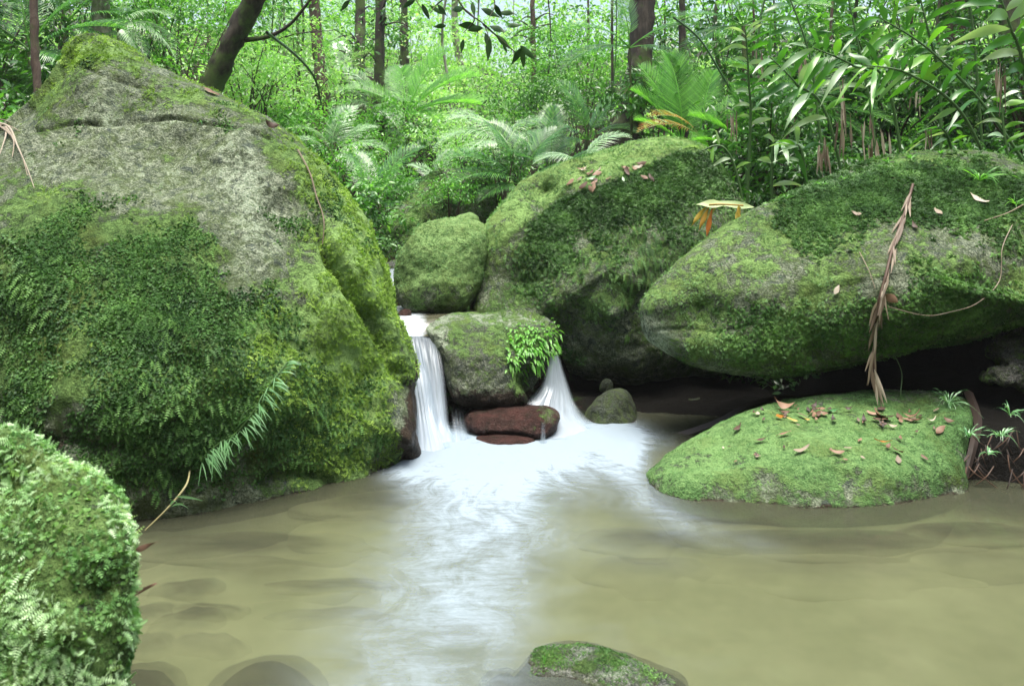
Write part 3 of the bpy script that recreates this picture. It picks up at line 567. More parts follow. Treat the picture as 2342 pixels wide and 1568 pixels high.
boulder('boulder', [(2262, 800, 5.3), (2280, 760, 5.35), (2330, 730, 5.4), (2420, 720, 5.4), (2520, 800, 5.3), (2480, 900, 5.2), (2380, 900, 5.1), (2300, 880, 5.1), (2255, 875, 5.15), (2240, 860, 5.2), (2290, 840, 5.2)], (2370, 820, 5.2), 0.25, 0.3, n=(200, 110), sq=(0.8, 0.8), amp=0.04, freq=6, paint=palich, mat=M_rock10, seed=15,
        label='flaky grey rock at the right edge under the long boulder')

# ---- boulders further upstream
def pab(px, py, P, Nn): return dict(moss=0.7 + 0.3 * fbm(P * 4, 3) - 0.3 * sstep(1000, 1040, px), lum=0.52 - 0.25 * sstep(930, 1000, px) + 0.1 * fbm(P * 3, 2), lich=0 * px, wet=0 * px)
b11 = boulder('boulder', [(872, 560, 8.4), (885, 515, 8.4), (915, 470, 8.5), (955, 425, 8.6), (1000, 395, 8.7), (1060, 395, 8.7), (1120, 420, 8.6), (1130, 480, 8.5), (1080, 540, 8.3), (1000, 580, 8.2), (920, 600, 8.2), (880, 590, 8.3)], (990, 500, 8.4), 0.4, 0.5, n=(220, 120), sq=(.9, .9), amp=0.04, freq=2.5, paint=pab, mat=rock_mat('upstream_boulder'), seed=16,
        label='shaded mossy boulder behind the small round boulder')
cover(b11, 'moss', 0.4 + b11.a['moss'], 7000, T_frond(3, .35), 0.03, G['fern'], 19, lift=0.6, down=0.6, jitter=0.7)['kind'] = 'stuff'
boulder('boulder', [(880, 612, 7.3), (890, 598, 7.3), (915, 592, 7.3), (945, 600, 7.3), (945, 650, 7.2), (890, 650, 7.2)], (910, 620, 7.25), 0.1, 0.2, n=(80, 50), amp=0.01, freq=5, paint=palich, mat=M_rock10, seed=17, label='small grey rock at the lip of the upper trickle')
boulder('boulder', [(905, 730, 6.1), (915, 712, 6.1), (935, 708, 6.1), (942, 722, 6.1), (940, 742, 6.1), (915, 748, 6.1)], (924, 728, 6.1), 0.08, 0.1, n=(70, 40), amp=0.008, freq=6, paint=pa8, mat=M_rock8, seed=18, label='small reddish rock under the small round boulder')

# ---- rock breaking the surface in front
def pa13(px, py, P, Nn):
    top = sstep(-0.01, 0.035, P[:, 2])
    return dict(moss=0.45 * top + 0.45 * fbm(P * 12, 3) + 0.1, lum=0.45 + 0.15 * fbm(P * 9, 2), lich=0.3 * top + 0.25 * fbm(P * 10 + 4, 3), wet=0.8 * sstep(0.012, -0.01, P[:, 2]))
M_rock13 = rock_mat('speckled_pool_rock', scale=2.2, stone=((0.07, 0.08, 0.07), (0.2, 0.21, 0.18), (0.45, 0.45, 0.40)))
b13 = boulder('boulder', [(1206, 1516, 2.72), (1226, 1488, 2.75), (1262, 1472, 2.78), (1310, 1472, 2.78), (1370, 1480, 2.76), (1430, 1498, 2.72), (1480, 1522, 2.68), (1535, 1545, 2.64), (1572, 1572, 2.6), (1585, 1640, 2.5), (1500, 1720, 2.42), (1290, 1690, 2.45), (1160, 1600, 2.60)],
        (1390, 1560, 2.6), 0.14, 0.2, n=(260, 140), sq=(.85, .9), amp=0.008, freq=9, paint=pa13, mat=M_rock13, seed=19, label='speckled half mossy rock just breaking the water in front',
        ctrl=[(1240, 1530, YW(1530)), (1330, 1556, YW(1556)), (1420, 1575, YW(1575)), (1400, 1520, 2.62), (1300, 1495, 2.68), (1500, 1560, 2.56)])
cover(b13, 'moss', np.clip(b13.a['moss'], 0, 1), 5200, T_frond(4, .3), 0.009, G['fern'], 20, lift=0.7, down=0.2, jitter=0.8, grow=0.15)['kind'] = 'stuff'

# ---- rocks lying under the water
m, nt, N, L = newmat('silted_stone')
c = ramp(nt, noise(nt, 12, 5, 0.7), [(0.35, (0.015, 0.012, 0.008)), (0.65, (0.06, 0.045, 0.03))])
c = mixrgb(nt, c, (0.38, 0.38, 0.265), attr(nt, 'rim'))
p = N('ShaderNodeBsdfPrincipled'); L(c, p.inputs['Base Color']); p.inputs['Roughness'].default_value = 0.9
o = N('ShaderNodeOutputMaterial'); L(p.outputs[0], o.inputs[0]); M_sub = m
def sunk(dx, dy, rx, ry, top, label, seed):
    Y = CAMH * FD / (dy - HY); x = (dx - CX) * Y / FD
    rng = np.random.RandomState(seed); u = np.linspace(0, 2 * math.pi, 48, endpoint=False); v = np.linspace(0, math.pi, 26)
    U, Vv = np.meshgrid(u, v); D = np.stack([np.cos(U) * np.sin(Vv), np.sin(U) * np.sin(Vv), np.cos(Vv)], -1).reshape(-1, 3)
    rad = 1 + (0.22 if top < -.1 else .07) * fbm(D * 1.2 + seed * 3.3, 3); hh = 0.13 if top < -.1 else .25
    P = D * rad[:, None] * np.array([rx, ry, hh]); P[:, 2] += top - P[:, 2].max()
    I = np.arange(48 * 26).reshape(26, 48); J = np.roll(I, -1, 1); Q = np.stack([I[:-1], I[1:], J[1:], J[:-1]], -1).reshape(-1, 4)
    rim = np.clip(sstep(1.05, 0.58 if top < -.1 else .1, D[:, 2] + 0.12 * fbm(D * 2.5 + seed, 3)), 0, 1)
    tag(link('submerged_rock', mesh('submerged_rock', P, Q, M_sub, {'rim': rim}), None, (x, Y, 0)), label, 'submerged rock', 'rocks under the pool surface')
sunk(600, 1530, .23, .22, -0.012, 'brown domed rock underwater at the bottom edge, right of the near mossy boulder', 1)
sunk(318, 1530, .15, .16, -0.012, 'smaller brown underwater rock touching the near mossy boulder', 2)
sunk(430, 1290, .20, .12, -0.19, 'dim underwater stone beside the near boulder, upper of a loose cluster', 3)
sunk(560, 1205, .60, .20, -0.17, 'long dim rock underwater along the foot of the largest boulder', 4)
sunk(470, 1335, .22, .09, -0.20, 'narrow dim underwater stone, lowest of the cluster by the near boulder', 5)
sunk(345, 1340, .16, .10, -0.19, 'dim underwater stone half behind the near boulder', 6)
sunk(770, 1285, .40, .08, -0.20, 'thin faint underwater stone out in the sandy pool', 7)
sunk(1900, 1195, .80, .20, -0.18, 'long dark shelf underwater in front of the low flat boulder', 8)
sunk(2230, 1180, .55, .18, -0.17, 'dark underwater stone by the right bank', 9)
sunk(1480, 1190, .42, .20, -0.18, 'dark underwater rock beneath the swirl left of the flat boulder', 10)
sunk(1150, 1515, .10, .06, -0.03, 'dark underwater foot of rock left of the speckled rock', 11)
sunk(840, 1115, .45, .25, -0.15, 'dark underwater rock at the foot of the largest boulder near the foam', 12)
# ------------------------------------------------------------------ pool surface and falling water
def foam_at(px, py):
    core = 0 * px
    # polylines of white water: points, width at start and end, strength at start and end
    for pts, w0, w1, a0, a1 in (([(940, 1045), (1060, 1025), (1200, 1035), (1330, 1018), (1420, 1005)], 46, 36, 1.3, .9), ([(1000, 1060), (1150, 1075), (1300, 1060), (1420, 1035)], 52, 50, .60, .50), ([(1330, 985), (1430, 988), (1530, 1010)], 24, 22, .8, .15),
                      ([(1420, 1025), (1480, 1060)], 50, 60, .5, .2), ([(940, 1060), (860, 1090)], 24, 18, .7, .1),
                      ([(1000, 1090), (1000, 1200), (970, 1300), (930, 1400), (890, 1500), (850, 1620)], 90, 190, .46, .30), ([(1110, 1090), (1110, 1200), (1100, 1300), (1090, 1400), (1070, 1500), (1040, 1620)], 110, 170, .50, .32),
                      ([(1180, 1090), (1290, 1120), (1380, 1150)], 70, 60, .42, .10), ([(1200, 1180), (1180, 1280), (1140, 1400)], 110, 90, .22, .12), ([(1170, 1180), (1300, 1230), (1450, 1270), (1640, 1300)], 45, 40, .24, .0),
                      ([(1440, 1020), (1452, 1080), (1480, 1140), (1560, 1190), (1680, 1230), (1850, 1270)], 36, 34, .48, .0), ([(1400, 1050), (1420, 1120), (1520, 1190), (1660, 1250)], 70, 60, .26, .0)):
        pts = np.array(pts, float); L_ = np.r_[0, np.cumsum(np.hypot(*np.diff(pts, axis=0).T))]; best = 1e9 + 0 * px; bt = 0 * px
        for k in range(len(pts) - 1):
            vx, vy = pts[k + 1] - pts[k]; t = np.clip(((px - pts[k, 0]) * vx + (py - pts[k, 1]) * vy) / (vx * vx + vy * vy), 0, 1)
            d = np.hypot(px - pts[k, 0] - t * vx, (py - pts[k, 1] - t * vy)); mm = d < best; best = np.where(mm, d, best); bt = np.where(mm, (L_[k] + t * (L_[k + 1] - L_[k])) / L_[-1], bt)
        core = core + (a0 + (a1 - a0) * bt) * np.exp(-(best / (w0 + (w1 - w0) * bt)) ** 2)
    core = core * (1 - .45 * np.exp(-(((px - 1330) / 120) ** 2 + ((py - 1185) / 36) ** 2))) * (1 - .5 * np.exp(-(((px - 1060) / 110) ** 2 + ((py - 1490) / 20) ** 2)))
    core = core * (1 - .85 * np.exp(-(((px - 1530) / 60) ** 2 + ((py - 1075) / 50) ** 2)))
    return core
wx = np.concatenate([np.linspace(-9, -2.7, 30)[:-1], np.linspace(-2.7, 3.8, 430), np.linspace(3.8, 12, 30)[1:]])
wy = np.concatenate([np.linspace(-6, 1.8, 30)[:-1], np.linspace(1.8, 6.3, 380)])
GX, GY = np.meshgrid(wx, wy); P0 = np.stack([GX, GY, 0 * GX], -1).reshape(-1, 3)
px, py = proj(P0); vis = (P0[:, 1] > 1.85)
fo = np.where(vis, foam_at(px, py), 0)
fo = np.where(P0[:, 1] > 5.85, fo * 0.5, fo)
P0[:, 2] = 0.022 * np.clip(fo - 0.5, 0, 1) + 0.004 * fbm(P0 * 3, 2) + 0.006 * fbm(P0 * np.array([9, 3, 1]), 2) * np.clip(fo, 0, 1)
bx, by = (1130 - CX) * 5.2 / FD, 5.35; ddx, ddy = P0[:, 0] - bx, P0[:, 1] - by; fr_ = np.hypot(ddx, ddy); fa_ = np.arctan2(ddx, -ddy) + 0.10 * fbm(P0 * 2.2, 2)
nx, ny = len(wx), len(wy); I = np.arange(nx * ny).reshape(ny, nx); Q = np.stack([I[:-1, :-1], I[:-1, 1:], I[1:, 1:], I[1:, :-1]], -1).reshape(-1, 4)
m, nt, N, L = newmat('clear_silty_water')
tc = N('ShaderNodeTexCoord')
def wnoise(sc, rot, scale, detail, dist, off):
    mp = N('ShaderNodeMapping'); mp.inputs[3].default_value = sc; mp.inputs[2].default_value = (0, 0, rot); mp.inputs[1].default_value = off; L(tc.outputs['Object'], mp.inputs[0])
    return noise(nt, scale, detail, 0.7, dist, vec=mp.outputs[0])
n1 = wnoise((1, 4.2, 1), 0.06, 6, 6, .8, (0, 0, 0)); n2 = wnoise((1, 2.6, 1), -0.3, 26, 5, .9, (3, 2, 0)); n3 = wnoise((1, 1.0, 1), 0, 1.6, 3, 0.5, (5, 2, 0))
f = attr(nt, 'foam')
tex = math_(nt, 'ADD', math_(nt, 'MULTIPLY', math_(nt, 'SUBTRACT', n1, 0.5), 0.9), math_(nt, 'ADD', math_(nt, 'MULTIPLY', math_(nt, 'SUBTRACT', n2, 0.5), 0.5), math_(nt, 'MULTIPLY', math_(nt, 'SUBTRACT', n3, 0.5), 0.5)))
cbx = N('ShaderNodeCombineXYZ'); L(math_(nt, 'MULTIPLY', attr(nt, 'fa'), 1.0), cbx.inputs[0]); L(math_(nt, 'MULTIPLY', attr(nt, 'fr'), 0.28), cbx.inputs[1])
n4 = noise(nt, 11, 5, 0.75, 0.6, vec=cbx.outputs[0])
tex = math_(nt, 'ADD', tex, math_(nt, 'MULTIPLY', math_(nt, 'SUBTRACT', n4, 0.5), 1.3))
fac = math_(nt, 'MULTIPLY', f, math_(nt, 'ADD', 1.0, math_(nt, 'MULTIPLY', tex, 1.6)), True)
fac = math_(nt, 'POWER', fac, 1.25)
fac = math_(nt, 'MULTIPLY', fac, 0.97, True)
tr = N('ShaderNodeBsdfTransparent'); tr.inputs[0].default_value = (0.80, 0.84, 0.66, 1)
mk_ = N('ShaderNodeBsdfDiffuse'); L(mixrgb(nt, (0.15, 0.17, 0.105), (0.23, 0.24, 0.15), n3), mk_.inputs[0])
rfr = N('ShaderNodeBsdfRefraction'); rfr.inputs['Color'].default_value = (0.86, 0.89, 0.74, 1); rfr.inputs['Roughness'].default_value = 0.14; rfr.inputs['IOR'].default_value = 1.33
tm = N('ShaderNodeMixShader'); tm.inputs[0].default_value = 0.6; L(tr.outputs[0], tm.inputs[1]); L(rfr.outputs[0], tm.inputs[2]); tr = tm
body = N('ShaderNodeMixShader'); body.inputs[0].default_value = 0.20; L(tr.outputs[0], body.inputs[1]); L(mk_.outputs[0], body.inputs[2])
gl = N('ShaderNodeBsdfGlossy'); gl.inputs['Roughness'].default_value = 0.11
fr = N('ShaderNodeFresnel'); fr.inputs[0].default_value = 1.33
bp = N('ShaderNodeBump'); bp.inputs['Strength'].default_value = 0.35; bp.inputs['Distance'].default_value = 0.02; L(n3, bp.inputs['Height']); L(bp.outputs[0], gl.inputs['Normal'])
sw = N('ShaderNodeMixShader'); L(fr.outputs[0], sw.inputs[0]); L(body.outputs[0], sw.inputs[1]); L(gl.outputs[0], sw.inputs[2])
fw = N('ShaderNodeBsdfDiffuse'); fw.inputs[0].default_value = (0.27, 0.33, 0.375, 1)
ft = N('ShaderNodeBsdfTranslucent'); ft.inputs[0].default_value = (0.8, 0.88, 0.95, 1)
fm = N('ShaderNodeMixShader'); fm.inputs[0].default_value = 0.12; L(fw.outputs[0], fm.inputs[1]); L(ft.outputs[0], fm.inputs[2])
al = N('ShaderNodeMixShader'); L(fac, al.inputs[0]); L(sw.outputs[0], al.inputs[1]); L(fm.outputs[0], al.inputs[2])
o = N('ShaderNodeOutputMaterial'); L(al.outputs[0], o.inputs[0])
tag(link('water', mesh('water', P0, Q, m, {'foam': np.clip(fo, 0, 1.5), 'fr': fr_, 'fa': fa_})), 'pool surface, silky white foam over greenish silt', None, None, 'structure')

m, nt, N, L = newmat('falling_water')
u_ = attr(nt, 'su'); v_ = attr(nt, 'sv'); cb = N('ShaderNodeCombineXYZ'); L(u_, cb.inputs[0]); L(v_, cb.inputs[1])
mp = N('ShaderNodeMapping'); mp.inputs[3].default_value = (1, 0.05, 1); L(cb.outputs[0], mp.inputs[0])
s1 = noise(nt, 9, 4, 0.65, 0.3, vec=mp.outputs[0]); s2 = noise(nt, 28, 3, 0.6, 0.2, vec=mp.outputs[0])
fac = math_(nt, 'ADD', attr(nt, 'op'), math_(nt, 'ADD', math_(nt, 'MULTIPLY', math_(nt, 'SUBTRACT', s1, 0.5), 0.8), math_(nt, 'MULTIPLY', math_(nt, 'SUBTRACT', s2, 0.5), 0.5)), True)
fac = math_(nt, 'MULTIPLY', fac, attr(nt, 'edge'), True)
tr = N('ShaderNodeBsdfTransparent'); tr.inputs[0].default_value = (0.93, 0.96, 0.98, 1)
fw = N('ShaderNodeBsdfDiffuse'); fw.inputs[0].default_value = (0.46, 0.53, 0.585, 1)
ft = N('ShaderNodeBsdfTranslucent'); ft.inputs[0].default_value = (0.84, 0.90, 0.96, 1)
gl = N('ShaderNodeBsdfGlossy'); gl.inputs['Roughness'].default_value = 0.25; gl.inputs[0].default_value = (0.8, 0.85, 0.9, 1)
fm = N('ShaderNodeMixShader'); fm.inputs[0].default_value = 0.45; L(fw.outputs[0], fm.inputs[1]); L(ft.outputs[0], fm.inputs[2])
g2 = N('ShaderNodeMixShader'); g2.inputs[0].default_value = 0.06; L(fm.outputs[0], g2.inputs[1]); L(gl.outputs[0], g2.inputs[2])
al = N('ShaderNodeMixShader'); L(fac, al.inputs[0]); L(tr.outputs[0], al.inputs[1]); L(g2.outputs[0], al.inputs[2])
o = N('ShaderNodeOutputMaterial'); L(al.outputs[0], o.inputs[0]); M_fall = m

def fall(rows, nx, ny, seed, ops, push=0.0, bulge=0.03, edge=(0.12, 0.12), endfade=0.10):
    """sheet of water between left and right edge curves: rows of ((dx,dy,Y),(dx,dy,Y)); closed front and back"""
    A = catmull(Wv(np.array([r[0] for r in rows])), ny, False); B = catmull(Wv(np.array([r[1] for r in rows])), ny, False)
    u = np.linspace(0, 1, nx); v = np.linspace(0, 1, ny)
    P = A[:, None] * (1 - u)[None, :, None] + B[:, None] * u[None, :, None]
    wdt = np.linalg.norm(B - A, axis=1)
    U = u[None] * np.ones((ny, 1)); Vv = v[:, None] * np.ones((1, nx))
    st = fbm(np.stack([U * 8 + seed, Vv * 1.2, 0 * U + seed], -1), 3)
    P[..., 1] -= push + bulge * np.sin(math.pi * U) + 0.008 * st * sstep(0.1, 0.5, Vv)
    op = np.interp(Vv, np.linspace(0, 1, len(ops)), ops) + 0 * U
    ed = sstep(0, edge[0], U) * sstep(0, edge[1], 1 - U) * sstep(0, endfade, Vv) * (1 - 0.0 * Vv)
    I = np.arange(nx * ny).reshape(ny, nx); Q = np.stack([I[:-1, :-1], I[1:, :-1], I[1:, 1:], I[:-1, 1:]], -1).reshape(-1, 4)
    return P.reshape(-1, 3), Q, dict(op=op.ravel(), edge=ed.ravel(), su=U.ravel() + seed * 3.7, sv=Vv.ravel() * np.mean(np.linalg.norm(np.diff(A, axis=0), axis=1)) * ny * 3)
def fallobj(name, parts, label, cat='waterfall'):
    t = None
    for nm, P, Q, a in parts:
        if t is None:
            c0 = P.mean(0); c0[2] = P[:, 2].min(); t = thing(name, label, cat, c0)
        link(nm, mesh(nm, P - c0, Q, M_fall, a), t)
    return t
LC = [((916, 735, 6.0), (978, 738, 6.05)), ((918, 745, 5.85), (992, 752, 5.9)), ((920, 765, 5.72), (1004, 775, 5.75)), ((926, 800, 5.62), (1012, 812, 5.62)), ((934, 850, 5.52), (1020, 862, 5.52)), ((944, 920, 5.40), (1026, 930, 5.42)), ((950, 985, 5.26), (1036, 990, 5.32)), ((940, 1040, 5.0), (1085, 1035, 5.10))]
a_ = fall(LC, 90, 150, 1, [0.62, 0.75, 0.45, 0.45, 0.55, 0.66, 0.85, 1.1, 1.3], edge=(0.15, 0.2), endfade=0.03)
LC2 = [((918, 750, 5.9), (985, 750, 5.95)), ((922, 800, 5.72), (1000, 800, 5.78)), ((935, 870, 5.6), (1016, 880, 5.62)), ((948, 960, 5.4), (1026, 960, 5.46)), ((945, 1035, 5.15), (1075, 1030, 5.25))]
b_ = fall(LC2, 60, 110, 2, [0.5, 0.15, 0.15, 0.35, 0.55, 0.9, 1.2], edge=(0.2, 0.2))
LC3 = [((928, 790, 5.6), (962, 790, 5.6)), ((938, 870, 5.44), (985, 870, 5.44)), ((948, 950, 5.28), (1000, 950, 5.3)), ((940, 1040, 4.98), (1040, 1040, 5.0))]
c_ = fall(LC3, 50, 110, 3, [0.3, 0.55, 0.7, 0.8, 0.9, 1.2], edge=(0.3, 0.4), endfade=.3)
fallobj('waterfall', [('water_sheet', *a_), ('water_sheet', *b_), ('water_sheet', *c_)], 'wide silky cascade between the largest boulder and the squarish block')
RC = [((1258, 808, 5.85), (1276, 806, 5.9)), ((1246, 850, 5.78), (1290, 850, 5.85)), ((1232, 885, 5.72), (1305, 890, 5.8)), ((1205, 915, 5.62), (1320, 930, 5.72)), ((1190, 945, 5.56), (1335, 960, 5.62)), ((1225, 985, 5.42), (1370, 985, 5.5)), ((1240, 1010, 5.25), (1430, 1008, 5.35))]
d_ = fall(RC, 80, 130, 5, [0.75, 0.8, 0.85, 0.9, 0.95, 1.2, 1.3], edge=(0.22, 0.22), endfade=0.05, bulge=0.05)
e_ = fall([(a, b) for a, b in [((1262, 812, 5.95), (1280, 812, 6.0)), ((1245, 870, 5.9), (1300, 870, 5.95)), ((1240, 930, 5.8), (1325, 930, 5.85)), ((1255, 1000, 5.5), (1390, 1000, 5.6))]], 50, 90, 6, [0.5, 0.6, 0.7, 0.9, 1.1], edge=(.3, .3))
fallobj('waterfall', [('water_sheet', *d_), ('water_sheet', *e_)], 'narrower fan shaped cascade right of the squarish block')
UC = [((888, 612, 7.15), (908, 612, 7.15)), ((890, 640, 7.0), (908, 642, 7.0)), ((897, 690, 6.85), (915, 690, 6.85)), ((905, 740, 6.6), (930, 740, 6.6))]
fallobj('waterfall', [('water_sheet', *fall(UC, 24, 60, 7, [0.6, 0.8, 0.7, 0.7], edge=(.25, .25)))], 'thin upper trickle between the largest boulder and the small round boulder')
TC = [((1236, 960, 5.25), (1248, 960, 5.25)), ((1236, 985, 5.24), (1248, 985, 5.24)), ((1232, 1012, 5.22), (1252, 1012, 5.22))]
fallobj('waterfall', [('water_sheet', *fall(TC, 16, 30, 8, [0.1, 0.25, 0.5], edge=(.3, .3), endfade=.3))], 'thin dribble over the front of the wet reddish slab')
DC = [((1028, 925, 5.42), (1062, 930, 5.48)), ((1032, 960, 5.36), (1068, 965, 5.42)), ((1030, 1012, 5.2), (1085, 1012, 5.25))]
fallobj('waterfall', [('water_sheet', *fall(DC, 30, 40, 9, [0.0, 0.05, 0.3, 0.6], edge=(.3, .5), endfade=.3))], 'faint loose strands of water just right of the wide cascade')
# the shelf the cascades pour over, and the stream above it
m, nt, N, L = newmat('upper_stream_water')
g = N('ShaderNodeBsdfPrincipled'); g.inputs['Base Color'].default_value = (0.10, 0.10, 0.07, 1); g.inputs['Roughness'].default_value = 0.12
L(mixrgb(nt, (0.08, 0.08, 0.05), (0.75, 0.82, 0.88), mrange(nt, math_(nt, 'ADD', attr(nt, 'foam'), math_(nt, 'MULTIPLY', math_(nt, 'SUBTRACT', noise(nt, 20, 3), 0.5), .5)), 0.2, 1.0)), g.inputs['Base Color'])
o = N('ShaderNodeOutputMaterial'); L(g.outputs[0], o.inputs[0])
sx = np.linspace(-1.0, -0.10, 40); sy = np.linspace(5.72, 7.2, 50); SX, SY = np.meshgrid(sx, sy); SZ = 0.735 - 0.10 * sstep(5.9, 5.72, SY) + 0 * SX
P1 = np.stack([SX, SY, SZ], -1).reshape(-1, 3); P1[:, 2] += 0.008 * fbm(P1 * 6, 2); qx, qy = proj(P1)
I = np.arange(2000).reshape(50, 40); Q = np.stack([I[:-1, :-1], I[:-1, 1:], I[1:, 1:], I[1:, :-1]], -1).reshape(-1, 4)
tag(link('stream', mesh('stream', P1, Q, m, {'foam': np.clip(1.1 * np.exp(-((qx - 935) / 32) ** 2), 0, 1)})), 'shallow stream feeding the wide cascade', None, None, 'structure')

# ------------------------------------------------------------------ plants
class Acc:
    def __init__(s): s.V = []; s.F3 = []; s.F4 = []; s.a = []; s.n = 0
    def add(s, V, F, var):
        V = np.asarray(V, float); F = np.asarray(F) + s.n
        (s.F3 if F.shape[1] == 3 else s.F4).append(F); s.V.append(V); s.n += len(V)
        s.a.append(np.broadcast_to(np.asarray(var, float), (len(V),)) if np.ndim(var) == 0 else var)
    def mesh(s, name, mat, org=(0, 0, 0), smooth=False):
        F = []
        if s.F3: F.append(np.concatenate(s.F3))
        if s.F4: F.append(np.concatenate(s.F4))
        return mesh(name, np.concatenate(s.V) - np.asarray(org), F, mat, {'var': np.concatenate(s.a)}, smooth)
def tube(pts, rad, n=8, m=None, closed_end=True):
    pts = np.asarray(pts, float); m = m or len(pts) * 4
    c = catmull(pts, m, False); r = np.interp(np.linspace(0, 1, m), np.linspace(0, 1, len(rad)), rad)
    t = np.gradient(c, axis=0); t /= np.linalg.norm(t, axis=1)[:, None] + 1e-9
    ref = np.array([1.0, 0.2, 0.1]) if abs(t[0, 0]) < 0.8 else np.array([0, 0.1, 1.0])
    a = np.cross(t, ref); a /= np.linalg.norm(a, axis=1)[:, None] + 1e-9; b = np.cross(t, a)
    th = np.linspace(0, 2 * math.pi, n, endpoint=False)
    V = c[:, None] + r[:, None, None] * (np.cos(th)[None, :, None] * a[:, None] + np.sin(th)[None, :, None] * b[:, None])
    I = np.arange(m * n).reshape(m, n); J = np.roll(I, -1, 1)
    return V.reshape(-1, 3), np.stack([I[:-1], J[:-1], J[1:], I[1:]], -1).reshape(-1, 4)
def knobby(V, amp, f=6): return V + (amp * fbm(V * f, 3))[:, None] * np.array([1, .3, .2])

def spray(rng, cen, n, rad, size, T=T_leaf, flat=0.5, up=0.8):
    """leaf sprays: cen (k,3) cluster centres, n leaves each"""
    k = len(cen); d = rng.normal(size=(k * n, 3)); d /= np.linalg.norm(d, axis=1)[:, None]; d *= (rng.rand(k * n, 1) ** 0.45)
    rr = np.repeat(rad * (0.6 + 0.8 * rng.rand(k)), n)[:, None]
    tilt = np.repeat(rng.normal(size=(k, 3)) * 0.4, n, 0)
    off = d * rr * np.array([1, 1, flat]); off[:, 2] += (off * tilt).sum(1) * 0.5
    P = np.repeat(cen, n, 0) + off
    z = np.array([0, 0, up]) + rng.normal(size=P.shape) * 0.45 + tilt * 0.6
    z /= np.linalg.norm(z, axis=1)[:, None]
    y = off / (rr + 1e-6) + rng.normal(size=P.shape) * 0.5 + np.array([0, 0, -0.55])
    y = y - z * (y * z).sum(1)[:, None] * 0.7
    sz = size * (0.55 + 0.8 * rng.rand(len(P)))
    V, F = place(T, P, frames(z, y), sz)
    var = np.repeat(np.clip(np.repeat(rng.rand(k), n) * 0.6 + rng.rand(len(P)) * 0.5 - 0.05, 0, 1), len(T[0]))
    return V, F, var
def ellipsoid_pts(rng, k, c, r, shell=0.5):
    d = rng.normal(size=(k, 3)); d /= np.linalg.norm(d, axis=1)[:, None]
    return np.array(c) + d * (shell + (1 - shell) * rng.rand(k, 1)) * np.array(r)

SHR = random.Random(5)
def shrub(dx, dyb, Y, w, h, label, mat='forest', seed=0, leaf=0.06, k=60, n=26, group='shrubs of the forest understorey', name='shrub', cat='shrub', T=T_leaf, crad=0.22, lift=0.35):
    """dx, dyb photo position of its foot at distance Y; w, h metres"""
    rng = np.random.RandomState(seed + 100)
    X = (dx - CX) * Y / FD; z0 = CAMH - (dyb - HY) * Y / FD; zg = gz(X, Y); z0 = min(z0, zg + 1.2) if dyb is not None else zg
    z0 = max(z0, zg - 0.1)
    t = thing(name, label, cat, (X, Y, zg), group)
    st = Acc()
    cen = ellipsoid_pts(rng, k, (0, 0, (z0 - zg) + h * 0.55), (w / 2, w / 2, h * 0.5), 0.35)
    for i in range(min(7, k)):
        c = cen[i * (k // min(7, k))]; mid = np.array([c[0] * .3, c[1] * .3, c[2] * .5]) + rng.normal(size=3) * 0.04
        st.add(*tube([(0.02 * i, 0, -0.1), mid, c], [0.018, 0.010, 0.004], 5, 9), 0.5)
    link('stem', st.mesh('stem', G['barkbrown'] if seed % 2 else G['bark']), t)
    a = Acc(); a.add(*spray(rng, cen, n, crad, leaf, T)); link('foliage', a.mesh('foliage', G[mat]), t)
    return t

def tree(name, label, pts, rad, mat, crown=None, cmat='forest', seed=0, branches=(), group=None, n=14, leaf=0.08, cn=28, knob=0.012, crad=.4):
    """pts: list of (dx,dy,Y) from foot to top; crown: list of (dx,dy,Y,rx,rz,k)"""
    rng = np.random.RandomState(seed + 500)
    P = Wv(np.array(pts, float)); foot = P[0].copy(); g0 = gz(P[0, 0], P[0, 1]); 
    if g0 < P[0, 2]: P = np.vstack([[P[0, 0] - 0.3 * (P[1, 0] - P[0, 0]) * 0.2, P[0, 1], g0 - 0.1], P])
    org = np.array([P[0, 0], P[0, 1], P[0, 2]])
    t = thing(name, label, 'tree', org, group)
    V, F = tube(P, [rad[0] * 1.15] + list(rad) if len(P) > len(pts) else rad, n, max(14, len(P) * 12)); V = knobby(V, knob)
    link('trunk', mesh('trunk', V - org, F, mat), t)
    for bpts, br in branches:
        BV, BF = tube(Wv(np.array(bpts, float)), br, 7); BV = knobby(BV, 0.01, 9); link('branch', mesh('branch', BV - org, BF, mat), t)
    if crown:
        a = Acc(); tw = Acc()
        for (dx, dy, Y, rx, rz, k) in crown:
            c = W(dx, dy, Y); cen = ellipsoid_pts(rng, k, c, (rx, rx, rz), 0.3)
            a.add(*spray(rng, cen, cn, crad, leaf))
            for q in cen[:: max(1, k // 8)]:
                j = np.argmin(np.linalg.norm(V - q, axis=1)); tw.add(*tube([V[j], (V[j] + q) / 2 + np.array([0, 0, .08]), q], [0.02, 0.012, 0.004], 5, 8), 0.3)
        link('crown', a.mesh('crown', G[cmat], org), t); link('branches', tw.mesh('branches', G['bark'], org), t)['kind'] = 'stuff'
    return t

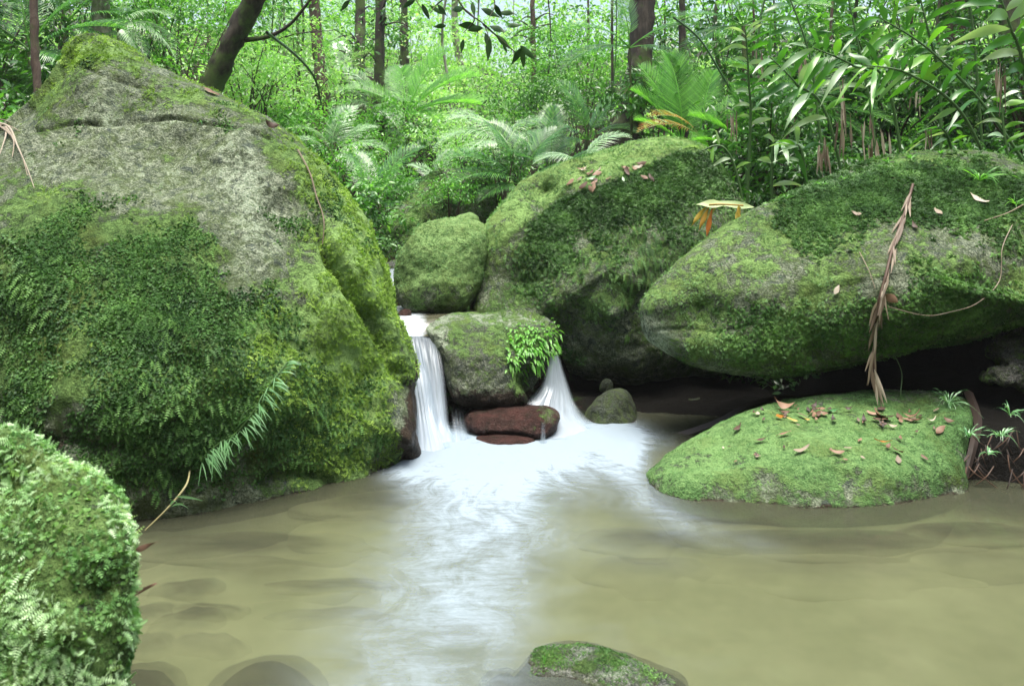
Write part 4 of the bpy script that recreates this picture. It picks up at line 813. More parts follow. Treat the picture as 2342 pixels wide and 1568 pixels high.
# palm fronds: shared meshes, length 1 along +x, up +z
def frond_mesh(name, mat, npair=34, droop=0.45, ll=0.30, lw=0.0065, ldroop=0.35, vee=0.25, seed=0, start=0.18, ang=0.9):
    rng = np.random.RandomState(seed); a = Acc()
    t = np.linspace(0, 1, 14); x = t - 0.12 * droop * t ** 2; z = 0.55 * droop * t - 0.95 * droop * t ** 2.2
    c = np.stack([x, 0 * t, z], -1); a.add(*tube(c, [0.010, 0.006, 0.002], 5, 20), 0.9)
    for i in range(npair):
        s = start + (1 - start) * (i + 0.5) / npair; p = np.array([np.interp(s, t, x), 0, np.interp(s, t, z)])
        L_ = ll * (math.sin(math.pi * min(1, 0.22 + 0.80 * (s - start) / (1 - start))) ** 0.7) * (0.92 + 0.16 * rng.rand())
        an = ang - 0.55 * ang * (s - start) / (1 - start)
        for sd in (-1, 1):
            d = np.array([math.cos(an * 1.25), sd * math.sin(an * 1.25), 0]); d[2] = vee; d /= np.linalg.norm(d)
            k = np.linspace(0, 1, 4)[:, None]; q = p + d * L_ * k - np.array([0, 0, 1]) * ldroop * L_ * k ** 2 * (0.8 + 0.4 * rng.rand())
            w = np.array([[-.3, .8, .6, 0]]).T * 0 + np.array([[.4], [1.], [.8], [0.05]]) * lw
            sv = np.array([d[1] * 0 + 1.0, 0, -0.1]) * 1.0; sv = sv - d * (sv @ d); sv /= np.linalg.norm(sv) + 1e-9
            Vq = np.concatenate([q - sv * w, q + sv * w]); F = [(j, j + 1, j + 5, j + 4) for j in range(3)]
            a.add(Vq, np.array(F), float(np.clip(0.5 + 0.3 * rng.normal(), 0, 1)))
    return a.mesh(name, G[mat])
FR = {('palm', i): frond_mesh('frond', 'palm', 40, 0.45 + .12 * i, seed=i) for i in range(3)}
FR.update({('palmpale', i): frond_mesh('frond', 'palmpale', 40, 0.7 + .15 * i, ldroop=.6, seed=10 + i) for i in range(3)})
FR.update({('palmbright', i): frond_mesh('frond', 'palmbright', 44, 0.30 + .1 * i, ll=.36, seed=20 + i, ldroop=.15) for i in range(2)})
FR[('yellow', 0)] = frond_mesh('frond', 'orange', 26, 0.6, seed=31)
def palm(dx, dy, Y, fronds, label, kind='palm', group='palms growing among the trees', trunk=0.05, seed=0, name='palm'):
    """crown point at (dx,dy,Y); fronds: (screen angle deg with 0 = right, 90 = up, length m, away turn deg, variant)"""
    c = W(dx, dy, Y); g0 = gz(c[0], c[1]); base = np.array([c[0], c[1], min(g0, c[2] - 0.15)])
    t = thing(name, label, 'palm', base, group); rng = np.random.RandomState(seed)
    V, F = tube([base - base + (0, 0, -0.05), (0.02, 0, (c[2] - base[2]) * .5), c - base], [trunk, trunk * .8, trunk * .5], 8, 10)
    link('trunk', mesh('trunk', V, F, G['barkmoss']), t)
    for i, fr in enumerate(fronds):
        an, ln, turn = fr[:3]; ln *= (.72 if Y > 9.5 else .9); kd = fr[3] if len(fr) > 3 else kind
        vs = [k for k in FR if k[0] == kd]; me = FR[vs[(i + seed) % len(vs)]]
        d = Vector((math.cos(R(an)) * math.cos(R(turn)), math.sin(R(turn)), math.sin(R(an)) * math.cos(R(turn)))).normalized()
        up = Vector((0, -0.35, 1)); x = d; y = up.cross(x).normalized(); z = x.cross(y)
        o = bpy.data.objects.new('frond', me); col.objects.link(o); o.parent = t
        M = Matrix((x, y, z)).transposed().to_4x4(); M = Matrix.Translation(Vector(c - base)) @ M @ Matrix.Diagonal((ln, ln, ln, 1))
        o.matrix_local = M
    return t

def blade(a, p, d, length, width, droop, var, side=None, seg=8, wave=0.02, rng=None, fold=0.25, taper=0.30):
    """long leaf from p along d, arching down"""
    d = np.asarray(d, float); d = d / np.linalg.norm(d); k = np.linspace(0, 1, seg + 1)
    q = p + d * length * k[:, None] - np.array([0, 0, 1]) * droop * length * k[:, None] ** 2
    s = np.cross(d, [0, 0, 1.0]) if side is None else np.asarray(side, float); s = s - d * (s @ d); s /= np.linalg.norm(s) + 1e-9
    nn = np.cross(s, d); w = width * np.sin(math.pi * k ** 0.8 * 0.97 + 0.03) ** 1.15; w[0] = width * .08; w[-1] = 0.001
    ph = rng.rand() * 6 if rng else 0; wv = wave * length * np.sin(k * 9 + ph)
    Lf = q - s * w[:, None] + nn * (fold * w + wv)[:, None]; Rt = q + s * w[:, None] + nn * (fold * w - wv)[:, None]
    V = np.concatenate([Lf, q, Rt]); m = seg + 1
    F = [(j, j + m, j + m + 1, j + 1) for j in range(seg)] + [(j + m, j + 2 * m, j + 2 * m + 1, j + m + 1) for j in range(seg)]
    a.add(V, np.array(F), var)

def ginger(pts, nl, ll, label, seed=0, pale=0.15, group='leafy ginger plants on the right bank', lw=0.068, start=0.35, mat='ginger'):
    """leaning cane with long alternate leaves; pts (dx,dy,Y) foot to tip"""
    rng = np.random.RandomState(seed + 900); P = Wv(np.array(pts, float)); g0 = gz(P[0, 0], P[0, 1])
    if P[0, 2] > g0: P[0, 2] = g0
    org = P[0].copy(); t = thing('ginger_plant', label, 'ginger plant', org, group)
    V, F = tube(P, [0.014, 0.011, 0.005], 7, 30); a = Acc(); a.add(V, F, 0.4); link('stem', a.mesh('stem', G['stem'], org, True), t)
    c = catmull(P, 40, False); a = Acc(); b = Acc(); nl = int(nl * 1.6); ll *= .8
    for i in range(nl):
        s = start + (1 - start) * (i + .4) / nl; j = int(s * 39); p = c[j]; tg = c[min(39, j + 1)] - c[max(0, j - 1)]; tg /= np.linalg.norm(tg)
        sd = 1 if i % 2 else -1; lat = np.array([1, 0, 0.0]) * sd - tg * (tg[0] * sd); lat /= np.linalg.norm(lat) + 1e-9
        d = lat * 0.95 + tg * (0.45 + 0.5 * (s > .92)) + np.array([0, -0.35 + 0.8 * (rng.rand() - .5), 0.05 + .25 * rng.rand()])
        blade(b if rng.rand() < pale else a, p, d, ll * (0.5 + 0.75 * rng.rand()), ll * lw * (0.7 + .6 * rng.rand()), 0.30 + 0.35 * rng.rand(), float(np.clip(rng.rand(), 0, 1)), rng=rng, side=tg + rng.normal(size=3) * .35)
    link('leaves', a.mesh('leaves', G[mat], org, True), t)
    if b.n: link('leaves', b.mesh('leaves', G['gingerpale'], org, True), t)
    return t

# ---- trees
tree('tree', 'leaning dark mossy trunk behind the top of the largest boulder', [(455, 300, 9.0), (482, 205, 9.0), (535, 90, 8.9), (585, -10, 8.8), (640, -120, 8.7)], [0.15, 0.13, 0.115, 0.11, 0.10], G['barkmoss'], None, seed=1, branches=[([(560, 92, 8.9), (620, 82, 8.8), (670, 50, 8.7), (715, -10, 8.6)], [0.03, 0.022, 0.018, 0.016])], knob=0.03)
tree('tree', 'thin straight brown trunk at the far left beside the largest boulder', [(88, 300, 7.0), (86, 215, 7.0), (80, 100, 7.0), (76, -60, 7.0)], [0.045, 0.037, 0.033, 0.032], G['barkbrown'], seed=2)
tree('tree', 'pale grey trunk behind the peak of the largest boulder', [(236, 190, 9.0), (234, 90, 9.0), (230, 0, 9.0), (228, -100, 9.0)], [0.13, 0.11, 0.095, 0.09], G['barkpale'], seed=3)
tree('tree', 'dark slender creeper clad trunk in the middle of the glade', [(866, 380, 13), (866, 250, 13), (868, 120, 13), (872, -40, 13)], [0.11, 0.095, 0.085, 0.08], G['bark'], [(860, 60, 13, .8, .9, 16), (850, 200, 13, .5, .8, 8)], 'forestdark', seed=4)
tree('tree', 'mossy shorter trunk just left of the dark slender one', [(820, 400, 14), (822, 260, 14), (822, 140, 14.2), (824, 40, 14.4), (824, -60, 14.4)], [0.15, 0.12, 0.10, 0.09, .09], G['barkmoss'], [(800, 60, 14, 1.0, .8, 14)], 'forest', seed=5)
tree('tree', 'brown mossy trunk above the right shoulder of the largest boulder', [(737, 380, 12.5), (736, 280, 12.5), (735, 190, 12.5), (722, 60, 12.7), (715, -60, 12.7)], [0.14, 0.12, 0.10, 0.09, .09], G['barkbrown'], None, seed=6)
tree('tree', 'pale bent trunk leaning left in the bright clearing', [(1085, 330, 17), (1070, 220, 17), (1050, 130, 17), (1040, 60, 17), (1042, -60, 17)], [0.12, 0.09, 0.08, 0.07, .07], G['barkpale'], seed=7)
tree('tree', 'dark stub like trunk behind the arching pale palm', [(930, 300, 16), (930, 210, 16), (925, 140, 16), (922, -60, 16)], [0.12, 0.10, 0.09, 0.08], G['bark'], None, seed=8)
tree('tree', 'largest dark trunk with flared roots behind the middle boulder', [(1425, 345, 9.3), (1440, 270, 9.3), (1462, 160, 9.3), (1468, 40, 9.3), (1470, -90, 9.3)], [0.21, 0.17, 0.15, 0.14, 0.13], G['bark'], None, seed=9, branches=[([(1440, 300, 9.3), (1400, 340, 9.2), (1330, 380, 8.9)], [0.09, 0.09, 0.07]), ([(1440, 300, 9.3), (1450, 340, 9.0), (1500, 380, 8.7)], [0.08, 0.06, 0.03])], knob=0.03)
tree('tree', 'slim dark trunk right of the largest dark trunk', [(1563, 300, 9.2), (1562, 190, 9.2), (1560, 60, 9.2), (1560, -70, 9.2)], [0.05, 0.042, 0.04, 0.036], G['bark'], seed=10)
tree('tree', 'broad reddish brown trunk near the top right corner', [(2200, 330, 10), (2195, 160, 10), (2188, 40, 10), (2185, -80, 10)], [0.19, 0.17, 0.155, 0.15], G['barkbrown'], seed=11)
tree('tree', 'slim brown trunk in the bright foliage left of the creeper thicket', [(1222, 240, 15), (1220, 120, 15), (1218, 0, 15), (1216, -60, 15)], [0.06, 0.05, 0.045, 0.04], G['barkbrown'], [(1210, 60, 15, 1.3, 1.0, 18)], 'forest', seed=12)
tree('tree', 'dark trunk in the shade right of the fan palm', [(2325, 420, 8.2), (2318, 260, 8.2), (2310, 100, 8.2), (2305, -60, 8.2)], [0.12, 0.11, 0.10, 0.09], G['bark'], seed=13)
tree('tree', 'thin crooked trunk rising from the ferns', [(590, 330, 12), (578, 240, 12), (585, 180, 12), (570, 60, 12), (560, -60, 12)], [0.07, 0.05, 0.05, 0.04, .04], G['bark'], [(560, 60, 11.5, 1.3, .8, 20)], 'forest', seed=14)
rng = random.Random(11)
for i, (dx, Y) in enumerate([(340, 11), (405, 13), (650, 15), (690, 13), (775, 18), (895, 19), (955, 21), (1005, 17), (1018, 15), (1095, 20), (1130, 22), (1175, 18), (1255, 14), (1290, 19), (1345, 16), (1400, 12), (1410, 10.5), (1520, 12), (1640, 10), (1680, 12), (1722, 9), (1770, 10), (1830, 11), (1905, 9), (1960, 10.5), (2040, 9), (2090, 11), (2150, 8.5), (2255, 9), (60, 10), (140, 9.5), (300, 10)]):
    x = (dx - CX) * Y / FD; g0 = gz(x, Y); dyf = HY - (g0 - CAMH) * FD / Y; b = rng.uniform(-14, 14)
    r = rng.uniform(.012, .03)
    if i % 3 == 1: continue
    pale = dx in (1005, 1018, 1175, 650, 955)
    tree('sapling', 'thin pale pole like sapling in the bright clearing' if pale else 'thin bare sapling stem standing in the understorey', [(dx, dyf + 8, Y), (dx + b, dyf * .6, Y), (dx - b * .5, dyf * .2, Y), (dx + b, -70, Y)], [r * 1.2, r, r * .9, r * .8], G['barkpale'] if pale else G['barkbrown' if i % 3 else 'bark'], seed=60 + i, n=7, knob=0.006,
         group='pale sapling poles in the clearing' if pale else 'sapling stems in the understorey')

# ---- shrubs: (dx, foot dy, Y, width, height, material, leaf, clusters, label group index)
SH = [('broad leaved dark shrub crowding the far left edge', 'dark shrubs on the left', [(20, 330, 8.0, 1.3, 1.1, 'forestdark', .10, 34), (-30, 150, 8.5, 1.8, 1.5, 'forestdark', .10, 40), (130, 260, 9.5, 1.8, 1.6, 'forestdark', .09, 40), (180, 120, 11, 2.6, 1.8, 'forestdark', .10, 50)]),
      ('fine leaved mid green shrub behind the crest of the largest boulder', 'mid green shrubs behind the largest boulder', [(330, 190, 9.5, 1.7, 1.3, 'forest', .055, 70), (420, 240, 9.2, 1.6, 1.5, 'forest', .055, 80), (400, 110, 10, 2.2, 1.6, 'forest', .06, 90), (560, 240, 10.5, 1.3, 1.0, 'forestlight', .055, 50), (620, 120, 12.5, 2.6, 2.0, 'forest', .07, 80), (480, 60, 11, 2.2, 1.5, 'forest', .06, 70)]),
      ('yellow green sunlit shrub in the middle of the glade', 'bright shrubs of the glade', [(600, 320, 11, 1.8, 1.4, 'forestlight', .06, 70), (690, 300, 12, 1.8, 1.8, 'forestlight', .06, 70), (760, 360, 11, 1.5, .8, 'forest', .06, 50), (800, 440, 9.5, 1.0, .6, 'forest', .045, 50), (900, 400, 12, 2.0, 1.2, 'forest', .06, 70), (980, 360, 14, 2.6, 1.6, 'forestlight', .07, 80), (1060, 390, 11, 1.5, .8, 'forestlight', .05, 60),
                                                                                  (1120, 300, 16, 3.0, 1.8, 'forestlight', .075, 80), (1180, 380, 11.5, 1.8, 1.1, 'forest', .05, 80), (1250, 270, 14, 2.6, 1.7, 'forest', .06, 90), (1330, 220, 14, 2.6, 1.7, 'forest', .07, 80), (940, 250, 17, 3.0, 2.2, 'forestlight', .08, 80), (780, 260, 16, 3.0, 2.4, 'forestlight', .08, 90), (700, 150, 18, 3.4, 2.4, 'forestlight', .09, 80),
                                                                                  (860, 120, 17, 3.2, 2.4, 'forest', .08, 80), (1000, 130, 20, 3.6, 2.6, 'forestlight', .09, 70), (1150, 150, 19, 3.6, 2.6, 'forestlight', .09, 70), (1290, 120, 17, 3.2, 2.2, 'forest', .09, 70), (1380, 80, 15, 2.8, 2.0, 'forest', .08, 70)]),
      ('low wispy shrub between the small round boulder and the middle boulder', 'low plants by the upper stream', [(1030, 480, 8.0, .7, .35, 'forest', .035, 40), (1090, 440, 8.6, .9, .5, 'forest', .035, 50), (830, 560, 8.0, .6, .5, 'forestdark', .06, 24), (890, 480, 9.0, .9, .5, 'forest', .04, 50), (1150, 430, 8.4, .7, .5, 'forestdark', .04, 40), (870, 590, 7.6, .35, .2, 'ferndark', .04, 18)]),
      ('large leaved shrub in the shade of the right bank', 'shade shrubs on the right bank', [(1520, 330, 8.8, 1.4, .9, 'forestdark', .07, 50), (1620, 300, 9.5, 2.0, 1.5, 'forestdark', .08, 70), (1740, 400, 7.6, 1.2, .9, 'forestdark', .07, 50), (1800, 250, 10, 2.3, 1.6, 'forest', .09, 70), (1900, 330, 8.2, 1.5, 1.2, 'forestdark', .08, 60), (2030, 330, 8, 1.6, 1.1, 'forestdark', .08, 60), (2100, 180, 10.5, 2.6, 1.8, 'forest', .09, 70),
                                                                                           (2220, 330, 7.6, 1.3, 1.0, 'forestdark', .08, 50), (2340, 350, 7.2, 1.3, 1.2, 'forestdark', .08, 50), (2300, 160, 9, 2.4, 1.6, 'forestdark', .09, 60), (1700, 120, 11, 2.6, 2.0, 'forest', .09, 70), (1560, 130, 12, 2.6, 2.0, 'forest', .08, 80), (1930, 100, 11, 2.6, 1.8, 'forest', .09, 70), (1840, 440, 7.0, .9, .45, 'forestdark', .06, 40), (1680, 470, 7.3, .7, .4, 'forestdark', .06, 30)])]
sd = 0; seen_ = {}
for label, grp, L_ in SH:
    L_ = sorted(L_, key=lambda q: q[2])
    for (dx, dy, Y, w, h, mt, lf, k) in L_:
        sd += 1; lb = label + ', ' + ('topmost' if dy < 130 else 'upper' if dy < 230 else 'middle height' if dy < 330 else 'low') + ' and ' + ('at its left end' if dx < np.percentile([q[0] for q in L_], 25) else 'left of its centre' if dx < np.percentile([q[0] for q in L_], 50) else 'right of its centre' if dx < np.percentile([q[0] for q in L_], 75) else 'at its right end'); lb = ' '.join(lb.split()[:16])
        seen_[lb] = seen_.get(lb, 0) + 1
        if seen_[lb] > 1: lb = ' '.join(lb.split()[:12]) + (', farther back' if seen_[lb] == 2 else ', farthest back of three')
        shrub(dx, dy, Y, w, h, lb, mt, sd, lf, k, 30, grp, crad=0.12 + 0.10 * w / 2)
shrub(1265, 310, 10.5, 1.7, .9, 'rounded thicket of wiry dark creepers left of the largest dark trunk', 'forestdark', 77, .05, 90, 40, None, 'thicket', 'thicket', crad=.2)

# ---- palms
palm(860, 250, 13, [(10, 1.5, -20), (40, 1.5, 10), (150, 1.4, -10), (120, 1.5, 0), (175, 1.3, -40), (70, 1.6, 20), (-10, 1.3, -60)], 'pale palm with arching drooping fronds on the slender glade trunk', 'palmpale', trunk=.05, seed=1)
palm(790, 190, 14, [(20, 1.4, 0), (155, 1.3, -20), (100, 1.4, 10), (60, 1.3, -30)], 'small pale palm high in the glade, left of the arching one', 'palmpale', trunk=.05, seed=2)
palm(930, 260, 12.5, [(35, 1.9, -5), (62, 1.8, 0), (150, 1.7, 10), (10, 1.9, -20), (100, 1.6, 30), (-15, 1.3, -50)], 'bright yellow green palm with long upright fronds in the glade', 'palmbright', trunk=.05, seed=3)
palm(960, 330, 13.5, [(15, 1.6, -30), (165, 1.5, -30), (45, 1.6, 0), (130, 1.5, 0), (0, 1.3, -60), (180, 1.2, 10)], 'pale palm low in the glade behind the upstream boulder', 'palmpale', trunk=.06, seed=4)
palm(850, 470, 9.0, [(-5, 1.0, -20), (170, .9, -20), (60, 1.1, 10), (110, 1.0, 20), (-60, .9, -20), (25, 1.0, 10), (-95, .9, -20)], 'drooping palm just right of the shoulder of the largest boulder', 'palm', trunk=.03, seed=5)
palm(760, 360, 10.5, [(20, 1.2, -20), (150, 1.1, -10), (80, 1.3, 10), (50, 1.1, 10), (120, 1.0, -30), (-10, 1.0, -40)], 'pale seedling palm above the right slope of the largest boulder', 'palmpale', trunk=.03, seed=6)
palm(1190, 420, 8.4, [(150, 1.0, -15), (170, 1.0, -30), (20, .9, -10), (60, 1.0, 10), (110, 1.0, 10), (195, .7, -40), (5, .7, -40)], 'glossy palm drooping over the left end of the middle boulder', 'palm', trunk=.03, seed=7)
palm(1150, 330, 10, [(165, 1.3, -10), (15, 1.2, -20), (140, 1.2, 0), (40, 1.1, 0), (185, 1.0, -40)], 'pale fronded palm arching above the glossy one', 'palmpale', trunk=.04, seed=8)
palm(1260, 400, 8.6, [(88, .95, 5), (105, .85, 30), (70, .8, 30), (30, .8, -20), (150, .8, -30), (125, .8, 10)], 'palm with upright fans of fronds left of the largest dark trunk', 'palm', trunk=.04, seed=9)
palm(1345, 320, 9.0, [(160, .9, -20), (20, .7, -20), (110, .9, 0), (60, .8, 0), (195, .7, -30)], 'dark palm against the foot of the largest dark trunk', 'palm', trunk=.04, seed=10)
palm(1330, 375, 8.0, [(20, .6, -10), (165, .6, -20), (45, .7, 0)], 'small pale tipped palm on the roots behind the middle boulder', 'palmpale', trunk=.02, seed=11)
palm(1560, 330, 8.2, [(112, 1.1, 5), (95, 1.15, 0), (128, .9, -5), (75, .9, 5), (150, .7, -20)], 'bright fan of upright fronds right of the largest dark trunk', 'palmbright', trunk=.03, seed=12)
palm(1600, 310, 7.9, [(165, .75, -10, 'yellow'), (150, .7, -20, 'yellow'), (80, .8, 0), (40, .9, -5), (20, .8, -20)], 'palm with one dying yellow orange frond above the middle boulder', 'palmbright', trunk=.03, seed=13)
palm(1720, 360, 7.8, [(70, .95, 0), (100, .9, 0), (40, 1.0, -5), (140, .9, -10), (160, .8, -20), (10, .9, -10)], 'dense mid green palm on the slope behind the middle boulder', 'palmbright', trunk=.03, seed=14)
palm(1830, 260, 7.8, [(140, 1.1, -10), (115, .8, 0), (30, 1.0, -10), (0, 1.0, -20), (60, .9, 0), (-20, .9, -30)], 'blue green palm with frond crossing the tall ginger cane', 'palm', trunk=.03, seed=15)
palm(1700, 60, 8.5, [(170, 1.0, -10), (200, 1.0, -10), (20, 1.1, -10), (-10, 1.0, -10), (60, .9, 0), (120, .9, 0)], 'palm at the top edge right of the slim dark trunk', 'palm', trunk=.04, seed=16)
palm(1440, 110, 8.6, [(160, 1.0, -20), (25, .9, -20), (190, 1.0, -20), (-15, .8, -30), (100, .9, 0)], 'bluish palm fronds crossing the largest dark trunk', 'palm', trunk=.02, seed=17)
palm(70, 120, 8.2, [(20, 1.3, -10), (50, 1.2, 0), (150, 1.2, -10), (100, 1.2, 0), (-15, 1.2, -20), (-50, 1.0, -10), (-80, .9, 0), (170, 1.1, 0)], 'dense dark palm at the far left behind the thin brown trunk', 'palm', trunk=.05, seed=18)
palm(150, 60, 9.0, [(10, 1.2, -10), (-20, 1.2, -10), (40, 1.2, 0), (140, 1.2, 0), (-50, 1.1, -10), (90, 1, 0)], 'second dark palm left of the pale grey trunk', 'palm', trunk=.05, seed=19)
palm(270, 60, 8.8, [(-10, .9, -10), (20, .8, -10), (-40, .7, -20), (60, .8, 0)], 'palm with a pale frond drooping right of the pale grey trunk', 'palmpale', trunk=.03, seed=20)
palm(2150, 300, 8.0, [(160, .9, -10), (20, .9, -10), (90, .9, 0), (130, .8, 0), (50, .8, 0)], 'palm half hidden behind the ginger canes at the right', 'palm', trunk=.03, seed=21)
palm(1000, 440, 10.2, [(20, .9, -20), (160, .8, -20), (80, .9, 0), (50, .8, 0), (120, .8, 0)], 'low palm behind the upstream boulder', 'palmpale', trunk=.03, seed=22)
palm(680, 40, 15, [(-20, 1.6, -10), (-50, 1.4, -10), (200, 1.6, -10), (30, 1.5, 0), (150, 1.5, 0)], 'feathery palm crown high at the top of the glade', 'palmpale', trunk=.05, seed=23)

# ---- ginger plants on the right
GP = [([(1688, 470, 7.0), (1715, 330, 6.9), (1712, 180, 6.8), (1705, 70, 6.7)], 15, .36, 'tall straight ginger cane with ladder like leaves behind the middle boulder', .35),
      ([(1990, 380, 6.3), (1900, 290, 6.3), (1820, 190, 6.3), (1760, 130, 6.3)], 10, .44, 'long ginger cane leaning left over the long boulder', .15),
      ([(2110, 370, 6.2), (2040, 230, 6.1), (1950, 150, 6.0), (1860, 110, 6.0)], 12, .42, 'leaning ginger cane with dense leaves, middle of the thicket', .15),
      ([(2290, 390, 6.0), (2200, 260, 5.9), (2080, 170, 5.8), (1980, 150, 5.8)], 12, .42, 'lower ginger cane leaning left with yellow tipped leaves', .1),
      ([(2380, 380, 6.2), (2250, 240, 6.2), (2120, 110, 6.2), (2010, 40, 6.2)], 12, .45, 'ginger cane reaching the top edge, crown of broad leaves', .1),
      ([(2380, 300, 5.6), (2345, 180, 5.5), (2310, 60, 5.4), (2280, -30, 5.4)], 9, .66, 'ginger plant with big pale bleached leaves in the top right corner', .7),
      ([(2150, 380, 6.6), (2150, 200, 6.6), (2120, 60, 6.5), (2090, -60, 6.5)], 11, .45, 'upright ginger cane in front of the broad reddish trunk', .1),
      ([(1890, 400, 6.9), (1870, 260, 6.9), (1850, 120, 6.9), (1800, -20, 6.9)], 12, .42, 'upright ginger cane near the blue green palm', .1),
      ([(2010, 400, 6.9), (1990, 240, 6.9), (1960, 90, 6.9), (1930, -50, 6.9)], 12, .42, 'upright ginger cane behind the long leaning canes', .2),
      ([(1780, 440, 6.5), (1765, 380, 6.4), (1790, 330, 6.3)], 6, .36, 'short ginger shoot just left of the long boulder crest', .6),
      ([(1880, 430, 6.3), (1840, 380, 6.2), (1810, 340, 6.2)], 6, .33, 'short ginger shoot with one broad hanging leaf', .45),
      ([(2190, 370, 6.4), (2170, 320, 6.3), (2150, 290, 6.2)], 6, .34, 'low star shaped ginger shoot above the creeper mat', .5),
      ([(2330, 440, 6.0), (2300, 330, 6.0), (2290, 220, 6.0)], 8, .38, 'ginger shoot beside the dark trunk at the right edge', .15),
      ([(1760, 470, 6.8), (1680, 380, 6.8), (1600, 345, 6.8)], 9, .30, 'arching ginger shoot bowing over the middle boulder', .5),
      ([(2250, 120, 6.9), (2220, 30, 6.8), (2180, -60, 6.8)], 9, .45, 'ginger crown at the top edge beside the reddish trunk', .1),
      ([(1690, 120, 7.4), (1740, 40, 7.4), (1800, -40, 7.4)], 10, .42, 'ginger crown at the top edge above the tall straight cane', .15)]
for i, (pts, nl, ll, label, pale) in enumerate(GP): ginger(pts, nl, ll, label, i, pale)

# ---- dry hanging leaves among the ginger
def drybunch(dx, dy, Y, L_, n, label, seed, spread=.05, mat='deadpale', group='dry strips hanging in the ginger thicket', w=.008, lean=0.0, name='dry_leaf', cat='dry leaf'):
    rng = np.random.RandomState(seed + 40); p = W(dx, dy, Y); a = Acc()
    for i in range(int(n * 1.6) + 1):
        q = p + rng.normal(size=3) * spread * .45; blade(a, q, (lean + rng.normal() * spread, rng.normal() * spread, -1), L_ * (.6 + .4 * rng.rand()), w * (.6 + .7 * rng.rand()), 0.02, float(rng.rand()), side=(1, .3 * rng.normal(), 0), rng=rng, wave=.02, fold=.5)
    o = link(name, a.mesh(name, G[mat], p, True), None, p); return tag(o, label, cat, group)
for i, (dx, dy, Y, L_, n) in enumerate([(1925, 180, 6.4, .55, 3), (1930, 270, 6.3, .45, 3), (1835, 130, 6.5, .28, 3), (1990, 330, 6.5, .28, 6), (1885, 330, 6.6, .30, 7), (2130, 290, 6.2, .3, 3), (2290, 150, 5.6, .5, 2), (1740, 120, 6.8, .22, 2), (1975, 280, 6.6, .3, 2), (2020, 300, 6.4, .3, 2), (2100, 200, 6.3, .2, 2), (1680, 270, 6.8, .2, 5)]):
    drybunch(dx, dy, Y, L_, n, ['longest brown strip bunch hanging beside the blue green palm', 'brown strips directly under the longest bunch', 'short pale strip bunch high in the left of the thicket', 'fan of dry strips low behind the long boulder crest', 'widest fan of dry strips hanging above the creeper mat', 'dry strips on the right half behind the low star shaped shoot', 'pale strip hanging from the bleached leaves at the top right', 'small strips beside the tall straight ginger cane top', 'dry strips between the fan and the longest bunch', 'dry strips right of the low fan', 'short strips under the long leaning canes', 'small dry spray against the palm left of the straight cane'][i], i, .07)

# ---- undergrowth and the far wood
rng = np.random.RandomState(3)
def groundpts(n, x0, x1, y0, y1, h, keep=None):
    Y = y0 + (y1 - y0) * rng.rand(n) ** 1.3; X = (x0 + (x1 - x0) * rng.rand(n)) * Y / 10
    if keep is not None: k = keep(X, Y); X, Y = X[k], Y[k]
    return np.stack([X, Y, ground(X, Y) + h * rng.rand(len(X)) ** 1.5], -1)
kp = lambda X, Y: ((Y - np.interp(X, EX, EY)) > 1.1) & ~((X > -0.95) & (X < -0.2) & (Y < 7.6))
c_ = groundpts(3000, -7.5, 7.5, 6.2, 17, .45, kp); c_ = c_[((c_[:, 1] > 7.4) | (c_[:, 0] < -1.5))]
a = Acc(); a.add(*spray(rng, c_, 22, .20, .07)); tag(link('undergrowth', a.mesh('undergrowth', G['forest'])), 'low leafy undergrowth covering the forest floor', None, None, 'stuff')
c_ = groundpts(1500, 1.0, 9, 6.3, 9.5, .25, kp); a = Acc(); a.add(*spray(rng, c_, 16, .15, .07)); tag(link('undergrowth', a.mesh('undergrowth', G['forestdark'])), 'dark leaves at the back of the right bank', None, None, 'stuff')
def forest(n, y0, y1, h, rad, size, mat, label, nl=26, xr=9, dens=0.0, T=T_leaf):
    c = groundpts(n, -xr, xr, y0, y1, h); 
    k = fbm(c * np.array([.35, .35, .45]), 2) > dens; c = c[k]
    a = Acc(); a.add(*spray(rng, c, nl, rad, size, T)); tag(link('distant_forest', a.mesh('distant_forest', G[mat])), label, None, None, 'stuff')
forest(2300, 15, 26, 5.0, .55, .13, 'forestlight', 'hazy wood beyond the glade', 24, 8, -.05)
forest(1900, 24, 42, 9, .9, .20, 'forestlight', 'bright far wood up the slope', 24, 8.5, -.05)

